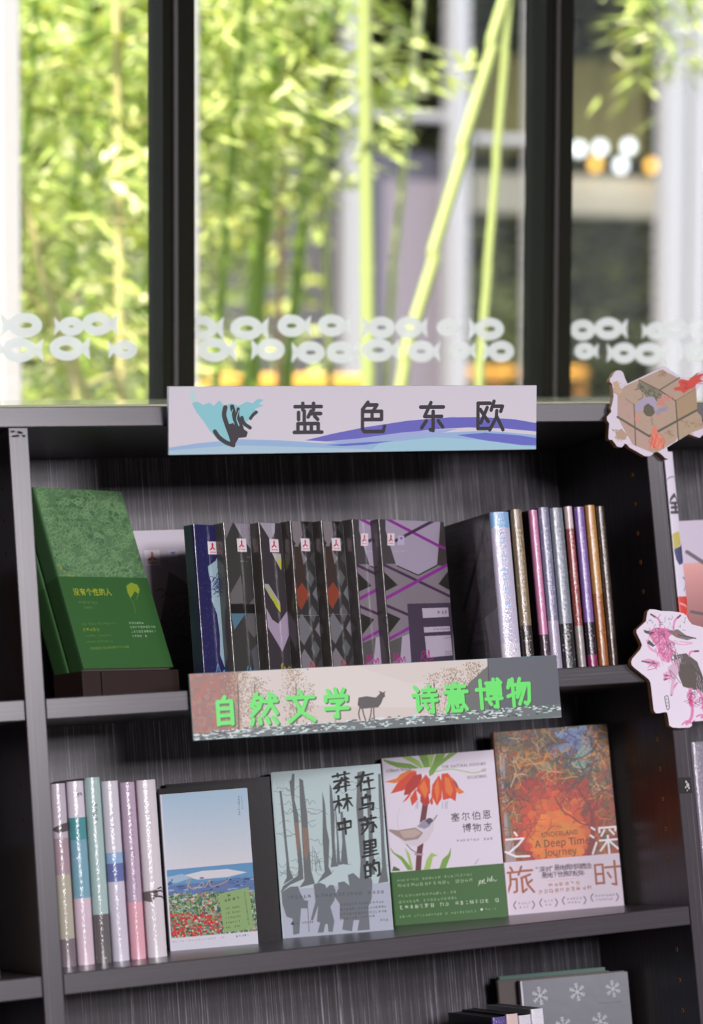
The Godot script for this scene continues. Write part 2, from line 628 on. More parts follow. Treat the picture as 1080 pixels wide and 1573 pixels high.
# strokes of the characters that can be read in the photograph, on a grid of 100 by 100, y downwards
func learn_characters() -> void:
	glyphs["蓝"] = [[6, 14, 94, 14], [32, 4, 32, 24], [68, 4, 68, 24], [18, 32, 18, 54], [37, 28, 37, 58], [60, 28, 50, 46], [58, 36, 92, 36], [72, 44, 82, 54], [16, 67, 84, 67, 84, 92], [16, 67, 16, 92], [39, 67, 39, 92], [61, 67, 61, 92], [4, 94, 96, 94]]
	glyphs["色"] = [[36, 4, 18, 26], [32, 12, 66, 12, 54, 30], [18, 32, 82, 32, 82, 57], [18, 32, 18, 86, 24, 94, 88, 94, 92, 78], [18, 57, 82, 57], [50, 32, 50, 57]]
	glyphs["东"] = [[10, 18, 90, 18], [46, 4, 24, 48, 84, 48], [54, 32, 54, 93, 44, 90], [30, 62, 14, 84], [72, 62, 88, 82]]
	glyphs["欧"] = [[50, 10, 8, 10, 8, 90, 52, 90], [40, 24, 18, 72], [16, 30, 44, 68], [64, 4, 54, 32], [60, 20, 94, 20, 88, 36], [74, 34, 72, 56, 50, 94], [74, 52, 96, 94]]
	glyphs["自"] = [[52, 2, 42, 16], [20, 18, 20, 96], [20, 18, 80, 18, 80, 96], [20, 42, 80, 42], [20, 66, 80, 66], [20, 92, 80, 92]]
	glyphs["然"] = [[30, 4, 10, 40], [26, 16, 48, 16, 36, 46, 10, 68], [22, 30, 32, 38], [14, 42, 24, 50], [54, 28, 96, 28], [74, 6, 72, 40, 50, 68], [74, 34, 94, 66], [84, 10, 92, 18], [14, 80, 8, 96], [36, 78, 38, 94], [60, 78, 66, 94], [82, 78, 94, 96]]
	glyphs["文"] = [[48, 2, 54, 14], [6, 22, 94, 22], [72, 24, 54, 62, 10, 94], [28, 24, 50, 66, 92, 94]]
	glyphs["学"] = [[20, 6, 28, 20], [48, 2, 52, 18], [80, 4, 70, 20], [10, 40, 10, 26, 90, 26, 88, 40], [28, 42, 72, 42, 52, 56], [52, 54, 52, 94, 40, 92], [8, 66, 92, 66]]
	glyphs["诗"] = [[12, 6, 22, 18], [4, 34, 20, 34, 20, 84, 32, 74], [44, 18, 92, 18], [68, 4, 68, 36], [38, 36, 98, 36], [38, 54, 98, 54], [80, 44, 80, 94, 68, 90], [50, 66, 58, 78]]
	glyphs["意"] = [[48, 2, 52, 10], [14, 14, 86, 14], [34, 18, 38, 28], [66, 18, 62, 28], [6, 32, 94, 32], [24, 40, 24, 66, 76, 66, 76, 40, 24, 40], [24, 53, 76, 53], [18, 76, 10, 92], [34, 74, 36, 94, 66, 94, 70, 84], [48, 70, 54, 80], [78, 74, 90, 90]]
	glyphs["博"] = [[4, 34, 36, 34], [20, 4, 20, 96], [42, 14, 98, 14], [70, 2, 70, 58], [46, 24, 46, 54], [46, 24, 94, 24, 94, 54], [46, 36, 94, 36], [46, 48, 94, 48], [86, 2, 92, 8], [38, 66, 98, 66], [80, 58, 80, 94, 70, 92], [50, 74, 56, 84]]
	glyphs["物"] = [[14, 8, 6, 32], [10, 24, 40, 24], [26, 4, 26, 96], [4, 62, 42, 50], [56, 4, 44, 38], [52, 22, 94, 22, 90, 80, 80, 92, 72, 86], [66, 24, 42, 66], [80, 24, 50, 90]]
	glyphs["没"] = [[10, 8, 20, 16], [4, 34, 14, 42], [6, 94, 22, 58], [46, 8, 42, 30, 32, 40], [44, 10, 78, 10, 78, 34, 94, 34], [36, 50, 84, 50, 66, 76, 34, 96], [46, 54, 66, 78, 94, 96]]
	glyphs["有"] = [[6, 18, 94, 18], [42, 2, 8, 56], [30, 42, 30, 96], [30, 42, 78, 42, 78, 92, 68, 92], [30, 58, 78, 58], [30, 74, 78, 74]]
	glyphs["个"] = [[50, 4, 6, 46], [50, 8, 94, 46], [50, 36, 50, 96]]
	glyphs["性"] = [[20, 4, 20, 96], [8, 28, 6, 48], [30, 24, 34, 36], [52, 8, 42, 38], [48, 24, 92, 24], [44, 54, 90, 54], [68, 4, 68, 92], [38, 92, 98, 92]]
	glyphs["的"] = [[28, 2, 20, 16], [10, 20, 10, 90], [10, 20, 42, 20, 42, 88], [10, 52, 42, 52], [10, 84, 42, 84], [64, 2, 50, 36], [60, 20, 92, 20, 90, 84, 78, 92], [62, 46, 72, 62]]
	glyphs["人"] = [[50, 4, 46, 44, 6, 96], [50, 36, 94, 96]]
	glyphs["在"] = [[6, 20, 94, 20], [44, 2, 30, 44, 4, 66], [26, 46, 26, 96], [46, 50, 92, 50], [68, 32, 68, 92], [38, 92, 98, 92]]
	glyphs["乌"] = [[48, 2, 40, 16], [26, 18, 74, 18, 70, 42], [26, 18, 26, 56, 88, 56, 82, 92, 68, 88], [6, 74, 68, 74]]
	glyphs["苏"] = [[6, 16, 94, 16], [32, 4, 32, 28], [68, 4, 68, 28], [14, 42, 76, 42, 70, 90, 58, 90], [46, 30, 42, 62, 10, 94], [18, 56, 10, 76], [86, 54, 94, 74]]
	glyphs["里"] = [[18, 8, 18, 52], [18, 8, 82, 8, 82, 52], [18, 30, 82, 30], [18, 52, 82, 52], [50, 8, 50, 92], [14, 72, 86, 72], [4, 92, 96, 92]]
	glyphs["莽"] = [[6, 12, 94, 12], [32, 2, 32, 22], [68, 2, 68, 22], [10, 36, 90, 36], [50, 26, 44, 46, 12, 62], [52, 38, 90, 60], [70, 26, 78, 32], [8, 70, 92, 70], [34, 58, 32, 80, 14, 96], [66, 58, 66, 98]]
	glyphs["林"] = [[4, 28, 46, 28], [26, 4, 26, 96], [24, 34, 4, 72], [28, 40, 44, 60], [50, 28, 98, 28], [74, 4, 74, 96], [72, 34, 50, 76], [76, 36, 98, 74]]
	glyphs["中"] = [[14, 24, 14, 64], [14, 24, 86, 24, 86, 64], [14, 60, 86, 60], [50, 2, 50, 98]]
	glyphs["塞"] = [[50, 2, 50, 10], [10, 26, 10, 14, 90, 14, 90, 26], [22, 30, 78, 30], [22, 42, 78, 42], [6, 56, 94, 56], [38, 22, 38, 56], [62, 22, 62, 56], [34, 56, 8, 74], [66, 56, 92, 74], [50, 62, 50, 94], [26, 76, 74, 76], [14, 94, 86, 94]]
	glyphs["尔"] = [[30, 4, 12, 34], [24, 18, 88, 18, 80, 34], [50, 22, 50, 92, 38, 88], [28, 48, 10, 78], [72, 48, 92, 78]]
	glyphs["伯"] = [[28, 4, 6, 46], [20, 32, 20, 96], [64, 2, 56, 20], [42, 24, 42, 94], [42, 24, 90, 24, 90, 94], [42, 56, 90, 56], [42, 90, 90, 90]]
	glyphs["恩"] = [[18, 6, 18, 58], [18, 6, 82, 6, 82, 58], [18, 56, 82, 56], [28, 24, 72, 24], [50, 14, 48, 30, 30, 48], [52, 30, 70, 46], [16, 70, 8, 90], [32, 68, 34, 92, 68, 92, 72, 80], [48, 64, 56, 76], [80, 68, 92, 86]]
	glyphs["志"] = [[8, 20, 92, 20], [50, 2, 50, 44], [18, 44, 82, 44], [16, 60, 8, 86], [32, 58, 34, 92, 70, 92, 74, 78], [48, 52, 56, 66], [80, 56, 94, 78]]
	glyphs["深"] = [[10, 6, 20, 14], [4, 32, 14, 40], [6, 94, 22, 58], [36, 24, 36, 10, 94, 10, 92, 22], [54, 18, 42, 36], [72, 18, 86, 34], [34, 52, 96, 52], [64, 38, 64, 98], [62, 54, 34, 86], [66, 54, 96, 84]]
	glyphs["时"] = [[8, 14, 8, 84], [8, 14, 36, 14, 36, 84], [8, 48, 36, 48], [8, 82, 36, 82], [44, 26, 98, 26], [80, 4, 80, 92, 66, 88], [52, 46, 62, 64]]
	glyphs["之"] = [[48, 2, 56, 14], [14, 26, 80, 26, 56, 50, 18, 76], [8, 70, 26, 80, 46, 90, 96, 92]]
	glyphs["旅"] = [[22, 2, 28, 14], [4, 20, 46, 20], [20, 20, 18, 60, 4, 94], [20, 44, 40, 44, 38, 86, 28, 90], [60, 2, 48, 30], [54, 18, 96, 18], [88, 32, 56, 42], [58, 42, 58, 92, 72, 82], [72, 42, 76, 66, 96, 94], [92, 52, 78, 62]]
	glyphs["是"] = [[24, 4, 24, 40], [24, 4, 76, 4, 76, 40], [24, 22, 76, 22], [24, 40, 76, 40], [6, 52, 94, 52], [50, 52, 50, 84], [50, 68, 82, 68], [28, 62, 24, 78, 8, 96], [24, 80, 44, 92, 96, 94]]
	glyphs["地"] = [[4, 34, 38, 34], [20, 8, 20, 80], [2, 86, 40, 72], [40, 50, 92, 34, 90, 66, 80, 66], [66, 4, 66, 72], [52, 20, 52, 86, 60, 94, 92, 94, 96, 78]]
	glyphs["质"] = [[86, 4, 18, 14, 16, 56, 4, 94], [18, 28, 96, 28], [56, 14, 54, 42], [32, 44, 32, 76], [32, 44, 82, 44, 82, 76], [56, 52, 52, 76, 24, 96], [62, 76, 90, 96]]
	glyphs["间"] = [[12, 4, 22, 14], [10, 24, 10, 96], [32, 12, 90, 12, 90, 94, 78, 92], [32, 34, 32, 80], [32, 34, 68, 34, 68, 80], [32, 56, 68, 56], [32, 78, 68, 78]]
	glyphs["概"] = [[2, 30, 30, 30], [16, 4, 16, 96], [16, 36, 4, 70], [34, 8, 34, 86], [34, 8, 54, 8, 54, 46], [34, 26, 54, 26], [34, 46, 54, 46], [34, 84, 56, 72], [62, 12, 94, 12], [66, 12, 62, 42, 96, 42], [82, 12, 78, 60, 58, 94], [80, 46, 80, 90, 96, 90]]
	glyphs["念"] = [[50, 2, 6, 40], [50, 6, 94, 40], [44, 24, 54, 32], [24, 42, 74, 42, 58, 60], [16, 66, 8, 90], [32, 64, 34, 92, 68, 92, 72, 80], [48, 60, 56, 72], [80, 64, 92, 84]]
	glyphs["下"] = [[6, 10, 94, 10], [48, 10, 48, 96], [54, 36, 76, 54]]
	glyphs["世"] = [[4, 36, 96, 36], [50, 6, 50, 66], [74, 6, 74, 66, 50, 66], [22, 6, 22, 92, 92, 92]]
	glyphs["界"] = [[20, 6, 20, 48], [20, 6, 80, 6, 80, 48], [20, 27, 80, 27], [20, 47, 80, 47], [50, 6, 50, 47], [48, 48, 6, 78], [52, 48, 94, 76], [36, 66, 34, 82, 20, 98], [66, 66, 66, 98]]
	glyphs["纪"] = [[26, 4, 8, 34, 30, 32], [34, 24, 6, 60, 36, 54], [4, 88, 38, 78], [48, 14, 90, 14, 90, 48], [48, 48, 90, 48], [50, 48, 50, 88, 58, 94, 92, 94, 96, 76]]
	glyphs["年"] = [[28, 2, 8, 38], [24, 18, 90, 18], [24, 42, 84, 42], [24, 42, 24, 68], [4, 68, 96, 68], [54, 18, 54, 98]]
	glyphs["全"] = [[50, 2, 6, 44], [50, 6, 94, 44], [26, 46, 74, 46], [22, 68, 78, 68], [50, 46, 50, 94], [10, 94, 90, 94]]

# ---------------------------------------------------------------- prints
# a printed colour from the tone it has under the shop's light, which falls short of full white
static func ink(r: int, g: int, b: int, a := 1.0) -> Color:
	var c := Color(r / 255.0, g / 255.0, b / 255.0).srgb_to_linear()
	c = Color(minf(c.r / 0.74, 0.82), minf(c.g / 0.74, 0.82), minf(c.b / 0.74, 0.82)).linear_to_srgb()
	c.a = a
	return c

var serif: SystemFont
var sans: SystemFont

func sheet(width: int, height: int, c: Color, sup := 2) -> Print:
	return Print.new(width, height, c, glyphs, sup)

func wave(x0: float, y: float, length: float, sway: float, r: RandomNumberGenerator, rise := 0.0) -> Array:
	var out := []
	for k in 6:
		out.append(x0 + length * k / 5.0)
		out.append(y + rise * k / 5.0 + r.randf_range(-sway, sway))
	return out

func emblem(p: Print, x: float, y: float, w: float, h: float) -> void:
	p.rect(x, y, x + w, y + h, ink(205, 196, 202))
	var red := ink(165, 40, 62)
	p.poly([x + w * 0.5, y + h * 0.08, x + w * 0.6, y + h * 0.2, x + w * 0.56, y + h * 0.45, x + w * 0.8, y + h * 0.62, x + w * 0.62, y + h * 0.62, x + w * 0.5, y + h * 0.52, x + w * 0.32, y + h * 0.66, x + w * 0.16, y + h * 0.64, x + w * 0.42, y + h * 0.44, x + w * 0.42, y + h * 0.18], red)
	p.line([x + w * 0.18, y + h * 0.82, x + w * 0.84, y + h * 0.82], h * 0.07, ink(200, 110, 125), false)

func print_sign_upper() -> Texture2D:
	var p := sheet(1530, 252, ink(200, 196, 204))
	p.axes(Vector2(32, 47), Vector2(1050, 41), Vector2(33, 233))
	p.poly([30, 214, 110, 202, 220, 192, 330, 196, 450, 205, 600, 192, 760, 178, 900, 172, 1060, 186, 1060, 240, 30, 240], ink(140, 172, 214))
	p.poly([395, 196, 470, 178, 560, 160, 680, 142, 800, 133, 900, 133, 990, 140, 1060, 152, 1060, 176, 960, 166, 850, 162, 740, 168, 640, 182, 540, 198, 460, 200], ink(96, 96, 178))
	p.poly([440, 200, 540, 192, 660, 176, 760, 168, 820, 166, 760, 182, 650, 196, 520, 204], ink(150, 165, 220))
	p.poly([820, 184, 900, 178, 1000, 186, 1060, 196, 1060, 216, 960, 214, 900, 200], ink(96, 102, 184))
	p.poly([450, 210, 560, 203, 640, 200, 560, 210, 500, 213], ink(90, 100, 180))
	p.poly([600, 205, 760, 190, 900, 200, 1060, 222, 1060, 240, 560, 240], ink(150, 190, 224))
	p.poly([30, 222, 200, 208, 360, 214, 560, 222, 700, 240, 30, 240], ink(160, 190, 222))
	var teal := ink(128, 190, 196)
	p.poly([92, 92, 106, 87, 122, 97, 138, 90, 150, 99, 164, 84, 176, 98, 196, 92, 214, 100, 236, 88, 252, 92, 266, 80, 282, 82, 268, 94, 282, 98, 258, 108, 270, 118, 240, 140, 222, 172, 196, 206, 180, 212, 160, 192, 140, 168, 122, 140, 104, 116], teal)
	p.poly([86, 62, 98, 52, 104, 70, 98, 88, 90, 84], ink(176, 204, 208))
	var dark := ink(44, 40, 46)
	p.poly([182, 152, 204, 146, 222, 158, 240, 172, 236, 186, 216, 188, 206, 206, 194, 200], dark)
	p.curve([153, 170, 164, 186, 182, 200, 202, 208], 12, dark)
	p.curve([180, 104, 177, 124, 184, 150, 194, 178], 13, dark)
	p.curve([198, 102, 203, 122, 208, 146, 216, 168], 13, dark)
	p.curve([214, 108, 213, 126, 220, 146, 226, 166], 9, dark)
	p.curve([224, 132, 230, 148, 246, 160], 10, dark)
	p.curve([247, 134, 254, 124, 262, 117], 9, dark)
	p.curve([199, 110, 196, 128, 204, 150], 2.5, teal)
	p.curve([216, 112, 210, 134, 216, 154], 2.5, teal)
	p.hanzi("蓝", 402, 134, 90, 10.5, dark)
	p.hanzi("色", 578, 132, 92, 10.5, dark)
	p.hanzi("东", 747, 132, 90, 10.5, dark)
	p.hanzi("欧", 914, 129, 92, 10.5, dark)
	return p.done()

func print_sign_lower() -> Texture2D:
	var p := sheet(1530, 252, ink(182, 174, 166))
	var r := RandomNumberGenerator.new()
	r.seed = 5
	p.axes(Vector2(22, 82), Vector2(1048, 28), Vector2(36, 265))
	p.poly([22, 82, 1048, 28, 1050, 90, 22, 140], ink(184, 177, 170))
	p.poly([300, 66, 470, 58, 620, 110, 720, 100, 640, 180, 300, 170], ink(188, 182, 176))
	p.poly([20, 80, 150, 74, 160, 250, 30, 270], ink(136, 90, 78))
	for k in 260:
		var x := r.randf_range(22, 140)
		var y := r.randf_range(78, 245)
		p.dot(x, y, r.randf_range(3, 12), r.randf_range(3, 9), [ink(146, 88, 74), ink(130, 86, 76), ink(142, 102, 90), ink(122, 92, 82)][r.randi() % 4])
	for g in [[150, 60, 26, 420], [196, 90, 28, 260], [300, 62, 26, 240], [345, 110, 14, 60], [690, 80, 22, 170], [745, 66, 30, 300], [800, 48, 24, 340], [832, 70, 14, 240]]:
		for k in g[3] * 2:
			var x: float = g[0] + r.randfn(0, g[2] * 0.6)
			var y := r.randf_range(g[1], 235)
			var c: Color = [ink(112, 102, 92), ink(138, 122, 102), ink(158, 140, 116), ink(166, 140, 112)][r.randi() % 4]
			if x > 855:
				continue
			p.dot(x, y, r.randf_range(1.0, 2.6), r.randf_range(0.8, 2.2), c)
	for x in [150, 195, 306, 690, 750]:
		p.line([x, 110, x + 4, 235], 3, ink(84, 74, 66))
	p.poly([845, 36, 1060, 24, 1066, 210, 850, 222], ink(74, 78, 86))
	p.poly([790, 110, 845, 60, 850, 222, 700, 235, 740, 200], ink(84, 88, 84))
	p.line([845, 34, 852, 220], 3, ink(46, 48, 52), false)
	p.poly([20, 250, 200, 232, 500, 216, 800, 192, 1060, 172, 1066, 210, 36, 272], ink(86, 94, 94))
	for k in 420:
		var x := r.randf_range(20, 1060)
		var y := 252 - (x - 30) * 0.068 + r.randf_range(-10, 16)
		p.dot(x, y, r.randf_range(2, 10), r.randf_range(1, 2.4), [ink(140, 172, 168), ink(176, 196, 190), ink(52, 58, 60), ink(190, 204, 200)][r.randi() % 4])
	var deer := ink(62, 56, 56)
	p.poly([478, 150, 500, 146, 526, 150, 536, 140, 538, 136, 532, 131, 540, 133, 546, 136, 553, 131, 550, 139, 552, 146, 546, 152, 540, 168, 532, 178, 505, 180, 484, 182, 475, 170], deer)
	p.line([482, 176, 478, 196, 482, 214], 3.6, deer)
	p.line([488, 178, 492, 198, 498, 215], 3.6, deer)
	p.line([514, 176, 512, 198, 508, 214], 3.4, deer)
	p.line([520, 176, 520, 196, 522, 212], 3.4, deer)
	var green := ink(84, 208, 88)
	var dark := ink(52, 78, 50)
	var spots := [["自", 117, 184, 80, 0.82], ["然", 219, 179, 92, 0.94], ["文", 320, 174, 92, 0.96], ["学", 417, 166, 86, 0.92], ["诗", 664, 157, 84, 0.9], ["意", 753, 151, 88, 0.9], ["博", 848, 142, 88, 0.94], ["物", 936, 137, 86, 0.9]]
	for s in spots:
		p.hanzi(s[0], s[1] + 3.5, s[2] + 3.5, s[3], 11.5, dark, 0.0, s[4])
	for s in spots:
		p.hanzi(s[0], s[1], s[2], s[3], 11.5, green, 0.0, s[4])
	return p.done()

func print_ussuri() -> Texture2D:
	var p := sheet(360, 534, ink(170, 188, 188))
	var r := RandomNumberGenerator.new()
	r.seed = 9
	p.axes(Vector2(78, 180), Vector2(905, 112), Vector2(172, 1440))
	var grey := ink(96, 102, 104)
	p.poly([120, 1075, 990, 1015, 1010, 1400, 150, 1450], ink(160, 166, 180))
	for k in 44:
		var x: float = [130, 150, 180, 340, 360, 420, 560, 830][k % 8]
		var y := r.randf_range(280, 960)
		p.curve(wave(x, y, r.randf_range(60, 190) * (-1 if r.randf() < 0.3 else 1), 22, r, r.randf_range(-30, 30)), 3.2, ink(110, 122, 124))
	for k in 7:
		p.line([400 + k * 9, 740 + k * 20, 420 + r.randf_range(-30, 60), 930], 3, grey)
	p.poly([150, 320, 165, 320, 187, 500, 207, 720, 228, 920, 256, 985, 178, 1034, 206, 980, 203, 850, 188, 700, 168, 500], grey)
	p.poly([224, 250, 238, 235, 246, 190, 262, 190, 262, 390, 290, 500, 300, 650, 325, 900, 330, 990, 230, 1035, 160, 1095, 178, 1045, 288, 965, 294, 900, 264, 600, 244, 400], grey)
	p.poly([298, 225, 326, 240, 332, 300, 357, 500, 372, 720, 388, 930, 415, 1025, 300, 1055, 338, 1000, 332, 900, 316, 600, 304, 420], grey)
	p.poly([262, 560, 292, 560, 304, 720, 296, 800, 280, 760], ink(128, 106, 96))
	p.poly([322, 600, 362, 600, 372, 760, 352, 860, 332, 800], ink(128, 108, 98))
	p.poly([470, 320, 490, 420, 502, 600, 522, 700, 517, 900, 542, 950, 430, 1024, 488, 935, 473, 700, 474, 500], grey)
	p.poly([525, 265, 540, 300, 562, 500, 562, 700, 577, 870, 594, 892, 532, 902, 545, 800, 535, 600, 527, 400], grey)
	p.poly([558, 350, 576, 500, 592, 700, 602, 850, 618, 882, 578, 882, 580, 700], grey)
	p.poly([604, 480, 622, 480, 642, 700, 662, 882, 608, 876, 620, 700], grey)
	p.poly([733, 180, 762, 170, 777, 500, 792, 800, 802, 985, 748, 1000, 755, 850, 724, 450], grey)
	p.poly([798, 300, 832, 300, 842, 600, 862, 955, 818, 962, 815, 600], grey)
	p.poly([888, 190, 906, 190, 922, 450, 932, 700, 947, 900, 960, 1010, 886, 1022, 915, 900, 905, 600, 893, 400], grey)
	var people := ink(100, 106, 112)
	p.poly([168, 1090, 230, 1050, 292, 1045, 300, 1080, 335, 1150, 365, 1155, 362, 1212, 312, 1212, 304, 1330, 300, 1402, 255, 1412, 250, 1290, 205, 1275, 175, 1180], people)
	p.poly([405, 1032, 450, 1018, 492, 1034, 500, 1062, 525, 1036, 552, 1036, 570, 1080, 560, 1150, 530, 1200, 560, 1310, 546, 1390, 515, 1386, 510, 1330, 492, 1330, 480, 1392, 436, 1396, 455, 1320, 430, 1310, 440, 1190, 402, 1302, 384, 1300, 420, 1160], people)
	p.poly([560, 1120, 592, 1060, 585, 1018, 632, 1008, 672, 1040, 660, 960, 700, 945, 748, 988, 832, 978, 842, 1010, 836, 1140, 812, 1200, 822, 1372, 730, 1380, 745, 1300, 702, 1300, 690, 1384, 618, 1372, 630, 1290, 600, 1290, 600, 1180], people)
	p.line([362, 1200, 372, 1390], 5, people)
	var black := ink(36, 38, 38)
	for g in [["在", 790, 250, 150], ["乌", 802, 415, 135], ["苏", 815, 580, 140], ["里", 828, 755, 130], ["的", 840, 920, 138], ["莽", 616, 258, 150], ["林", 626, 420, 145], ["中", 640, 592, 128]]:
		p.hanzi(g[0], g[1], g[2], g[3], 18, black, 1.0)
	p.tiny(200, 1132, 930, 1086, 30, ink(70, 74, 82))
	for k in 4:
		p.tiny(600, 1185 + k * 36, 950 - (90 if k == 3 else 0), 1160 + k * 36, 20, ink(64, 66, 74))
	p.tiny(895, 1300, 960, 1296, 20, ink(60, 62, 70), 0.0)
	p.tiny(240, 1330, 410, 1312, 18, ink(70, 72, 78))
	p.poly([235, 1335, 250, 1310, 266, 1335], ink(50, 52, 58))
	for k in 3:
		p.tiny(130 + k * 24, 230, 134 + k * 24, 310, 14, ink(140, 160, 172))
	return p.done()

func print_selborne() -> Texture2D:
	var p := sheet(360, 526, ink(200, 193, 204))
	p.axes(Vector2(72, 222), Vector2(930, 155), Vector2(168, 1475))
	var leaf := ink(106, 144, 58)
	var pale := ink(140, 172, 90)
	p.poly([66, 222, 190, 250, 300, 262, 360, 292, 330, 298, 200, 290, 130, 262], leaf)
	p.poly([225, 210, 300, 205, 360, 240, 396, 290, 372, 296, 300, 248], pale)
	p.poly([360, 200, 425, 195, 446, 285, 400, 290], leaf)
	p.poly([428, 195, 480, 190, 452, 292, 440, 280], pale)
	p.poly([490, 192, 566, 184, 520, 262, 470, 340, 440, 356, 436, 320, 466, 262], leaf)
	p.poly([590, 184, 656, 176, 570, 238, 500, 290, 492, 270, 540, 226], leaf)
	p.curve([480, 322, 600, 302, 700, 318, 780, 330, 850, 312], 7, pale)
	p.line([408, 560, 386, 700, 380, 760], 42, ink(96, 46, 52))
	p.line([370, 860, 358, 950, 350, 1060], 42, ink(92, 44, 50))
	var red := ink(190, 62, 36)
	var orange := ink(206, 106, 42)
	var deep := ink(160, 42, 32)
	p.poly([335, 312, 280, 312, 220, 340, 190, 372, 98, 398, 180, 408, 250, 372, 320, 340], orange)
	p.poly([340, 318, 290, 330, 200, 400, 145, 486, 240, 462, 300, 420, 345, 360], red)
	p.poly([378, 336, 320, 350, 262, 420, 244, 498, 292, 490, 352, 430, 384, 370], deep)
	p.poly([290, 480, 232, 556, 270, 530, 300, 490], red)
	p.poly([335, 450, 292, 520, 306, 578, 350, 530], red)
	p.poly([372, 500, 370, 545, 402, 586, 440, 560, 432, 500], deep)
	p.poly([440, 540, 455, 575, 466, 560, 462, 500], red)
	p.poly([412, 342, 352, 420, 340, 464, 408, 532, 446, 478, 444, 380], red)
	p.poly([400, 380, 362, 440, 408, 520, 430, 460], orange)
	p.poly([512, 346, 462, 420, 454, 500, 496, 578, 532, 522, 534, 400], red)
	p.poly([506, 370, 478, 440, 496, 560, 516, 470], orange)
	p.poly([532, 338, 530, 420, 542, 536, 600, 520, 636, 544, 646, 480, 622, 380, 580, 332], red)
	p.poly([556, 360, 560, 470, 600, 510, 620, 460, 590, 370], orange)
	p.poly([570, 334, 642, 396, 660, 440, 706, 476, 668, 492, 642, 470, 624, 400], orange)
	p.poly([610, 362, 650, 410, 664, 446, 640, 440], ink(150, 60, 70))
	for k in [340, 352, 540, 562, 575]:
		p.line([k, 545, k - 4, 600], 3, ink(110, 110, 120))
	p.curve([212, 600, 196, 660, 200, 740, 220, 800], 3, ink(170, 168, 150))
	p.poly([108, 752, 160, 766, 220, 756, 330, 740, 385, 690, 430, 670, 462, 672, 497, 648, 474, 690, 468, 760, 425, 838, 345, 886, 255, 868, 190, 812], ink(190, 182, 190))
	p.poly([108, 752, 200, 762, 330, 742, 390, 782, 350, 828, 250, 842, 180, 800], ink(142, 122, 118))
	p.poly([210, 770, 330, 752, 376, 784, 320, 816, 240, 820], ink(168, 148, 140))
	p.poly([345, 735, 388, 690, 430, 670, 462, 674, 440, 730, 400, 752], ink(134, 130, 150))
	p.poly([404, 690, 440, 668, 470, 690, 436, 720], ink(76, 70, 82))
	p.line([474, 682, 496, 648], 6, ink(90, 84, 88))
	p.line([262, 868, 300, 908, 345, 934], 5, ink(70, 60, 64))
	p.line([330, 940, 380, 944], 16, ink(150, 132, 136))
	p.poly([122, 870, 170, 930, 230, 960, 312, 1058, 270, 1060, 220, 985, 160, 935], leaf)
	p.poly([250, 890, 285, 940, 312, 1050, 290, 1040], pale)
	p.poly([392, 1056, 415, 980, 450, 930, 500, 950, 462, 962, 440, 1054], pale)
	p.poly([510, 1048, 535, 980, 580, 940, 600, 890, 596, 950, 560, 1044], leaf)
	p.poly([150, 1068, 165, 1030, 205, 1050, 215, 1064], ink(66, 90, 40))
	p.line([780, 1020, 808, 978], 4, ink(120, 116, 104))
	var text := ink(70, 64, 74)
	p.text("Gilbert White", 112, 326, 30, text, serif)
	p.text("THE NATURAL HISTORY", 872, 270, 29, text, serif, 1.0)
	p.text("OF", 876, 318, 27, text, serif, 1.0)
	p.text("SELBORNE", 880, 364, 29, text, serif, 1.0)
	for g in [["塞", 634, 664], ["尔", 714, 659], ["伯", 794, 652], ["恩", 874, 645], ["博", 720, 744], ["物", 798, 742], ["志", 882, 738]]:
		p.hanzi(g[0], g[1], g[2], 66, 5, ink(46, 42, 50))
	p.tiny(640, 842, 920, 824, 22, ink(96, 90, 100), 0.2)
	return p.done()

func print_selborne_band() -> Texture2D:
	var p := sheet(360, 166, ink(52, 92, 42))
	p.axes(Vector2(140, 1068), Vector2(1000, 1012), Vector2(168, 1475))
	var pale := ink(150, 176, 140)
	var white := ink(196, 206, 190)
	p.tiny(188, 1132, 762, 1092, 22, pale)
	p.tiny(190, 1172, 768, 1136, 32, pale)
	p.tiny(195, 1250, 640, 1224, 24, pale)
	p.tiny(200, 1296, 650, 1268, 24, pale)
	p.tiny(205, 1338, 965, 1292, 36, white, 0.12)
	p.tiny(205, 1408, 790, 1374, 20, pale)
	p.tiny(850, 1362, 970, 1356, 20, pale)
	p.dot(830, 1362, 10, 10, white)
	p.curve([806, 1180, 826, 1140, 812, 1150, 818, 1166, 840, 1140, 834, 1168, 852, 1130, 850, 1164, 866, 1160], 4, white)
	p.curve([880, 1116, 876, 1150, 892, 1126, 896, 1150, 912, 1108, 908, 1146, 922, 1132, 930, 1148, 948, 1138], 4, white)
	return p.done()

func twig(p: Print, at: Vector2, dir: float, length: float, width: float, c: Color, r: RandomNumberGenerator, depth: int) -> void:
	var list := [at.x, at.y]
	var q := at
	var a := dir
	for k in 4:
		a += r.randf_range(-0.4, 0.4)
		q += Vector2(cos(a), sin(a)) * length / 4
		list.append(q.x)
		list.append(q.y)
		if depth > 0 and k > 0:
			twig(p, q, a + (r.randf_range(0.4, 1.0) * (1 if r.randf() < 0.5 else -1)), length * 0.6, width * 0.65, c, r, depth - 1)
	p.line(list, width, c, false)

